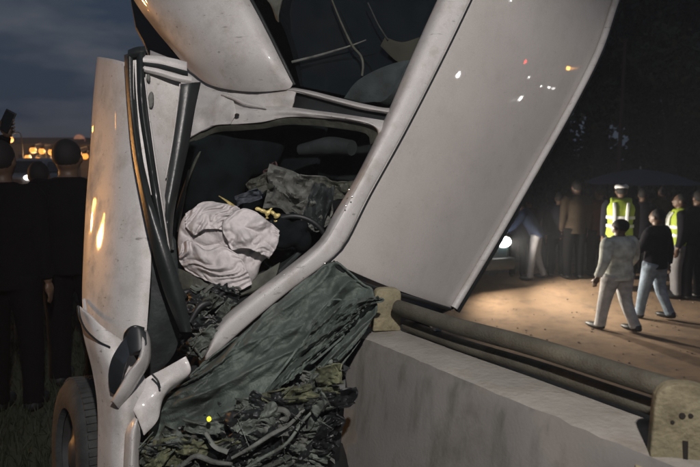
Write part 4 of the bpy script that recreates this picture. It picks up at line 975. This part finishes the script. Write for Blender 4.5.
# ---------------------------------------------------------------- trees
BARK = mat('bark', (.03, .026, .02), .95, var=.4, bump=.7, bs=20)
LEAF = [mat('leaf_dark', (.035, .055, .022), .6, var=.5, vs=3), mat('leaf_olive', (.055, .065, .025), .6, var=.5, vs=3)]
def crown_mesh(seed, R=2.6, H=4.2, n=15000, leaf=.09):
    r = random.Random(seed); blobs = []
    for k in range(34):
        a = r.uniform(0, 2*PI); h = r.uniform(-.9, 1); rad = R*math.sqrt(max(.05, 1-h*h*.8))*r.uniform(.35, 1)
        blobs.append((Vector((rad*math.cos(a), rad*math.sin(a), h*H*.5)), r.uniform(.35, .9)))
    vs, fs, mi = [], [], []
    for k in range(n):
        c, s = r.choice(blobs); d = Vector((r.gauss(0, 1), r.gauss(0, 1), r.gauss(0, 1))).normalized()*s*r.uniform(.3, 1)**.5
        p = c+d; u = Vector((r.gauss(0, 1), r.gauss(0, 1), r.gauss(0, 1))).normalized(); w = u.cross(Vector((r.gauss(0, 1), r.gauss(0, 1), r.gauss(0, 1)))).normalized(); l = leaf*r.uniform(.6, 1.4)
        i = len(vs); vs += [p-u*l, p+w*l*.45, p+u*l, p-w*l*.45]; fs.append((i, i+1, i+2, i+3)); mi.append(0 if r.random() < .6 else 1)
    me = bpy.data.meshes.new('crown'); me.from_pydata([tuple(v) for v in vs], [], fs)
    for m_ in LEAF: me.materials.append(m_)
    for p, m_ in zip(me.polygons, mi): p.material_index = m_
    return me, blobs
def trunk_mesh(seed, blobs, H, R):
    r = random.Random(seed); m = MB(); base = 2.4; 
    m.tube([(0, 0, -.2), (r.uniform(-.1, .1), .05, base*.6), (r.uniform(-.2, .2), 0, base+H*.15), (r.uniform(-.3, .3), 0, base+H*.62)], [.22, .17, .13, .05], seg=9, n=16)
    for c, s in blobs[::3]: m.tube([(0, 0, base*.8+H*.1), (c.x*.45, c.y*.45, base+H*.5+c.z*.6-.3), (c.x*.95, c.y*.95, base+H*.5+c.z)], [.085, .05, .015], seg=6, n=10)
    o = m.build('trunk', BARK, None); me = o.data; bpy.data.objects.remove(o); return me, base+H*.5
TM = []
for k, (R, H) in enumerate(((2.6, 5.0), (3.0, 4.4), (2.0, 5.4))):
    cm, bl = crown_mesh(50+k, R, H); tm, ch = trunk_mesh(60+k, bl, H, R); TM.append((cm, tm, ch))
def tree(kind, x, y, s, rz, label):
    cm, tm, ch = TM[kind]; z = GZ(x, y)
    T = thing('broadleaf_tree', label, 'tree', (x, y, z), 'dark trees behind the crowd'); T.rotation_euler = (0, 0, rz); T.scale = (s, s, s)
    c = bpy.data.objects.new('crown', cm); C.objects.link(c); c.parent = T; c.location = (0, 0, ch)
    t = bpy.data.objects.new('trunk', tm); C.objects.link(t); t.parent = T
spots = [(600, 19, 0, 1.1, 'broad dark tree directly right of the wreck roof'), (668, 17.5, 1, 1.15, 'dark tree with pale sky gaps at the top right corner'), (634, 23, 2, 1.5, 'taller tree between the two nearer ones behind the crowd'), (560, 25, 1, 1.45, 'dark tree rising behind the parked car'), (720, 22, 0, 1.5, 'dark tree at the right edge of the photo'), (500, 29, 2, 1.6, 'far tree mostly hidden by the wreck roof'), (790, 19, 1, 1.3, 'dark tree beyond the right edge'), (690, 30, 1, 2.0, 'large far tree filling the gap at the right'), (590, 32, 0, 2.0, 'large far tree behind the brown coat'), (450, 33, 1, 1.8, 'far tree behind the wreck')]
for i, (px, d, k, s, lb) in enumerate(spots):
    q = P(px, 200, d); tree(k, q.x, q.y, s, i*1.7, lb)
q = P(617, 200, 15.2)
po = thing('utility_pole', 'slim brown utility pole in front of the dark trees', 'pole', (q.x, q.y, GZ(q.x, q.y)))
MB().tube([(q.x, q.y, GZ(q.x, q.y)), (q.x, q.y, 4.6)], [.055, .045], seg=10, n=2).build('pole_shaft', mat('brown_pole', (.06, .04, .028), .8), po)
MB().tube([(q.x, q.y, 4.58), (q.x, q.y, 4.66)], [.06, .03], seg=10, n=2).build('pole_cap', BARK, po)
# hedge behind the crowd and roadside wall
def hedge():
    r = random.Random(5); vs, fs = [], []
    for k in range(60000):
        t = r.random(); x = 1.0+t*22; y = 20.5+t*2+math.sin(t*9)*.5+r.gauss(0, .5); z = GZ(x, y)+abs(r.gauss(0, 1))*1.5*(1+.35*math.sin(t*31)+.2*math.sin(t*77))
        p = Vector((x, y, z)); u = Vector((r.gauss(0, 1), r.gauss(0, 1), r.gauss(0, 1))).normalized(); w = u.cross(Vector((r.gauss(0, 1), r.gauss(0, 1), .3))).normalized(); l = .13
        i = len(vs); vs += [p-u*l, p+w*l*.5, p+u*l, p-w*l*.5]; fs.append((i, i+1, i+2, i+3))
    me = bpy.data.meshes.new('hedge'); me.from_pydata([tuple(v) for v in vs], [], fs); o = link('undergrowth', me, None, LEAF[0]); o['kind'] = 'stuff'
hedge()

# ---------------------------------------------------------------- town on the horizon, left
WALLM = [mat('town_wall_pale', (.16, .13, .11), .9), mat('town_wall_brown', (.10, .07, .055), .9), mat('town_wall_grey', (.10, .10, .11), .9)]
WINL = emitmat('lit_window', (1, .5, .18), .35); ROOFM = mat('town_roof', (.05, .04, .04), .9)
tr = random.Random(17)
def house(px, d, w, h, mi, label, gable):
    h = min(h, 2.5+.012*d) if h < 7 else 3.9
    q = P(px, 160, d); z = GZ(q.x, q.y); T = thing('town_house', label, 'house', (q.x, q.y, z), 'houses on the far side of the field')
    T['wl'] = [q.x, q.y, z]
    dp = w*.7
    MB().box((q.x, q.y+dp/2, z+h/2), (w, dp, h)).build('wall', WALLM[mi], T)
    if gable:
        o = .4; MB().add(([Vector(p) for p in ((q.x-w/2-o, q.y-o, z+h), (q.x+w/2+o, q.y-o, z+h), (q.x+w/2+o, q.y+dp+o, z+h), (q.x-w/2-o, q.y+dp+o, z+h), (q.x-w/2-o, q.y+dp/2, z+h+.7), (q.x+w/2+o, q.y+dp/2, z+h+.7))], [(0, 3, 2, 1), (0, 1, 5, 4), (2, 3, 4, 5), (0, 4, 3), (1, 2, 5)])).build('roof', ROOFM, T)
    else: MB().box((q.x, q.y+dp/2, z+h+.12), (w+.4, dp+.4, .24)).build('roof', ROOFM, T)
    nw = max(2, int(w/2.6)); fl = 1
    for f in range(fl):
        for k in range(nw):
            x = q.x-w/2+(k+.5)*w/nw; f_ = MB().box((x, q.y-.02, z+1.6+3*f), (1.0, .10, 1.2)).build('window', ROOFM, T)
            MB().box((x, q.y-.085, z+1.6+3*f), (.84, .02, 1.04)).build('pane', WINL if tr.random() < .35 else M['glassd'], f_)
hs = [(-25, 62, 14, 4, 0, 'far low pale house at the left edge of the horizon', 1), (6, 70, 12, 6, 1, 'far brown house left of the white headlight', 0), (24, 58, 9, 3.6, 2, 'far small grey house above the white headlight', 1), (40, 66, 11, 6.4, 0, 'far pale house between the bystanders', 1), (56, 74, 10, 8.4, 1, 'far brown block behind the tallest bystander', 0), (74, 60, 9, 4, 0, 'far low pale house close to the wreck door', 1), (92, 72, 12, 6.4, 2, 'far grey house just left of the open door', 0), (130, 68, 14, 5, 1, 'far brown house hidden behind the open door', 1)]
for a in hs: house(*a)
def street_lamp(px, py, d, label, r=.26, em=E_ORANGE_FAR, group='orange street lamps of the town', light=None, arm=1):
    c = P(px, py, d) if d else Vector(px); z = GZ(c.x, c.y); T = thing('street_lamp', label, 'street lamp', (c.x, c.y, z), group)
    k = r/.26
    MB().tube([(c.x+.9*k*arm, c.y, z), (c.x+.9*k*arm, c.y, c.z+.25*k), (c.x+.5*k*arm, c.y, c.z+.5*k), (c.x, c.y, c.z+.33*k)], [.07*k, .05*k, .04*k], seg=8, n=20).build('lamp_post', M['black'], T)
    MB().ell((c.x, c.y, c.z+.24*k), (.22*k, .2*k, .09*k), nu=12, nv=7).build('lamp_head', M['black'], T)
    MB().ell((c.x, c.y, c.z-.02*k), (.26*k, .24*k, .24*k), nu=12, nv=8).build('bulb', em, T)
    return T
far_l = [(10, 139.5, 50, 'orange street lamp furthest left, beside the raised phone'), (28, 157.5, 50, 'lowest orange street lamp above the white headlight'), (33, 150, 50, 'orange street lamp up and right of the lowest one'), (42, 151, 50, 'middle orange street lamp of the close row of three'), (51.5, 152, 50, 'orange street lamp just left of the tallest bystander'), (38, 159, 50, 'small dim orange street lamp below the row'), (78, 153, 50, 'orange street lamp just right of the tallest bystander'), (85, 156, 50, 'orange street lamp nearest to the open door')]
for px, py, d, lb in far_l:
    T_ = street_lamp(px, py, d, lb, r=.20 if 'small' in lb else .27)
    l_ = bpy.data.lights.new('lamp_light', 'POINT'); l_.energy = 100; l_.color = (1, .55, .25); l_.shadow_soft_size = .2
    o_ = bpy.data.objects.new('lamp_light', l_); C.objects.link(o_); o_.location = P(px, py, d)+Vector((0, .5, -.1)); o_.parent = T_; o_.matrix_parent_inverse = Matrix.Translation(-T_.location)
# red sign board glowing dimly
q = P(79, 140, 60); sg = thing('signboard', 'dim red round signboard glowing above the town near the open door', 'signboard', (q.x, q.y, GZ(q.x, q.y)))
MB().tube([(q.x, q.y, q.z), (q.x, q.y+.2, q.z)], .55, seg=24, n=2).build('sign_face', emitmat('red_sign_glow', (.9, .10, .03), .10), sg)
MB().tube([(q.x, q.y+.1, GZ(q.x, q.y)), (q.x, q.y+.1, q.z-.5)], .08, seg=8, n=2).build('sign_post', M['black'], sg)
# small lights far behind the crowd
for px, py, d, r, em, lb in ((578, 184, 17, .07, E_ORANGE_FAR, 'small warm lamp above the brown coat'), (561, 205, 17, .06, E_ORANGE_FAR, 'small orange lamp left of the brown coat'), (564, 163, 24, .10, emitmat('dim_red_glow', (1, .12, .05), .12), 'dim reddish lamp high in the dark left of the trees'), (593, 229, 15, .07, emitmat('dim_orange_glow', (1, .2, .05), .35), 'dim orange lamp low behind the crowd'), (689, 166, 22, .09, emitmat('dim_red_glow2', (1, .08, .04), .35), 'dim red lamp at the right edge')):
    street_lamp(px, py, d, lb, r=r, em=em, group='small lamps behind the crowd')
GR = 'lamps of the road to the right of the frame'
for loc, r, em, lb in (((9.5, 1.7, 2.6), .06, E_WHITE, 'white road lamp out of frame whose glint is left of centre on the roof'), ((8.92, 4.25, 1.41), .05, E_WHITE, 'white road lamp out of frame whose glint is low on the roof'), ((8.99, 3.84, 2.38), .075, E_RED, 'red lamp out of frame mirrored in the roof'), ((9.25, 4.94, 2.23), .07, E_ORANGE, 'orange lamp out of frame mirrored at the far roof edge'), ((9.01, 4.2, 1.9), .025, E_WHITE, 'small white lamp out of frame below the red one'), ((9.03, 4.72, 1.65), .025, E_WHITE, 'small white lamp out of frame beside the orange one'), ((8.7, 2.6, 4.0), .05, E_WHITE, 'highest white lamp out of frame on the right')):
    street_lamp(loc, 0, 0, lb, r=r, em=em, group=GR, arm=1)
GO = 'orange lamps left of the frame'
for loc, r, lb in (((-18.3, 13.0, 2.45), .30, 'orange lamp left of the frame making the left streak on the door'), ((-20.8, 11.3, 2.5), .36, 'orange lamp left of the frame making the right streak on the door'), ((-14.3, 17.8, 3.5), .11, 'orange lamp left of the frame behind the bystanders'), ((-19.9, 8.2, 5.5), .09, 'tall orange lamp left of the frame'), ((-17.0, 9.5, 2.1), .12, 'low orange lamp left of the frame'), ((-17.5, 14.2, 1.2), .10, 'lowest orange lamp left of the frame')):
    T_ = street_lamp(loc, 0, 0, lb, r=r, em=E_ORANGE, group=GO, arm=-1)
    if r > .25:
        l_ = bpy.data.lights.new('lamp_light', 'SPOT'); l_.energy = 2000; l_.color = (1, .46, .13); l_.shadow_soft_size = .3; l_.spot_size = math.radians(22); l_.spot_blend = 1
        o_ = bpy.data.objects.new('lamp_light', l_); C.objects.link(o_); o_.location = Vector(loc)+Vector((.5, -.3, -.5)); o_.rotation_euler = (Vector((-1.6, 2.6, .9))-o_.location).to_track_quat('-Z', 'Y').to_euler(); o_.parent = T_; o_.matrix_parent_inverse = Matrix.Translation(-T_.location)

# grass on the bank at the left, and pebbles on the sand
def grass():
    r = random.Random(9); vs, fs = [], []
    for k in range(26000):
        x = r.uniform(-4.5, .1); y = r.uniform(1.2, 8)
        if bdist(x, y) > -.15: continue
        z = GZ(x, y); h = r.uniform(.04, .14); a = r.uniform(0, 2*PI); w = .006; l = Vector((r.gauss(0, .03), r.gauss(0, .03), h)); b = Vector((x, y, z)); s = Vector((math.cos(a)*w, math.sin(a)*w, 0))
        i = len(vs); vs += [b-s, b+s, b+l]; fs.append((i, i+1, i+2))
    me = bpy.data.meshes.new('grass'); me.from_pydata([tuple(v) for v in vs], [], fs); o = link('grass', me, None, mat('grass_blades', (.014, .02, .008), .8, var=.5, vs=3)); o['kind'] = 'stuff'
    p = MB()
    for k in range(500):
        x = r.uniform(1.2, 9); y = r.uniform(5, 14); s = r.uniform(.005, .018); p.ell((x, y, GZ(x, y)+s*.3), (s, s*.8, s*.6), nu=6, nv=4)
    o = p.build('gravel', mat('pebble', (.22, .18, .14), .9, var=.4), None); o['kind'] = 'stuff'
grass()

# ---------------------------------------------------------------- dusty night air
hz = MB().box((0, 150, 4.0), (460, 420, 14)).build('haze', None, None); hz['kind'] = 'stuff'
hm = bpy.data.materials.new('haze_air'); hm.use_nodes = True; ht = hm.node_tree; ht.nodes.clear()
ho = N(ht, 'ShaderNodeOutputMaterial'); hv = N(ht, 'ShaderNodeVolumePrincipled'); hv.inputs['Color'].default_value = (.78, .82, .9, 1); hv.inputs['Density'].default_value = .0040; hv.inputs['Anisotropy'].default_value = .2
ht.links.new(hv.outputs[0], ho.inputs['Volume']); hz.data.materials.append(hm)
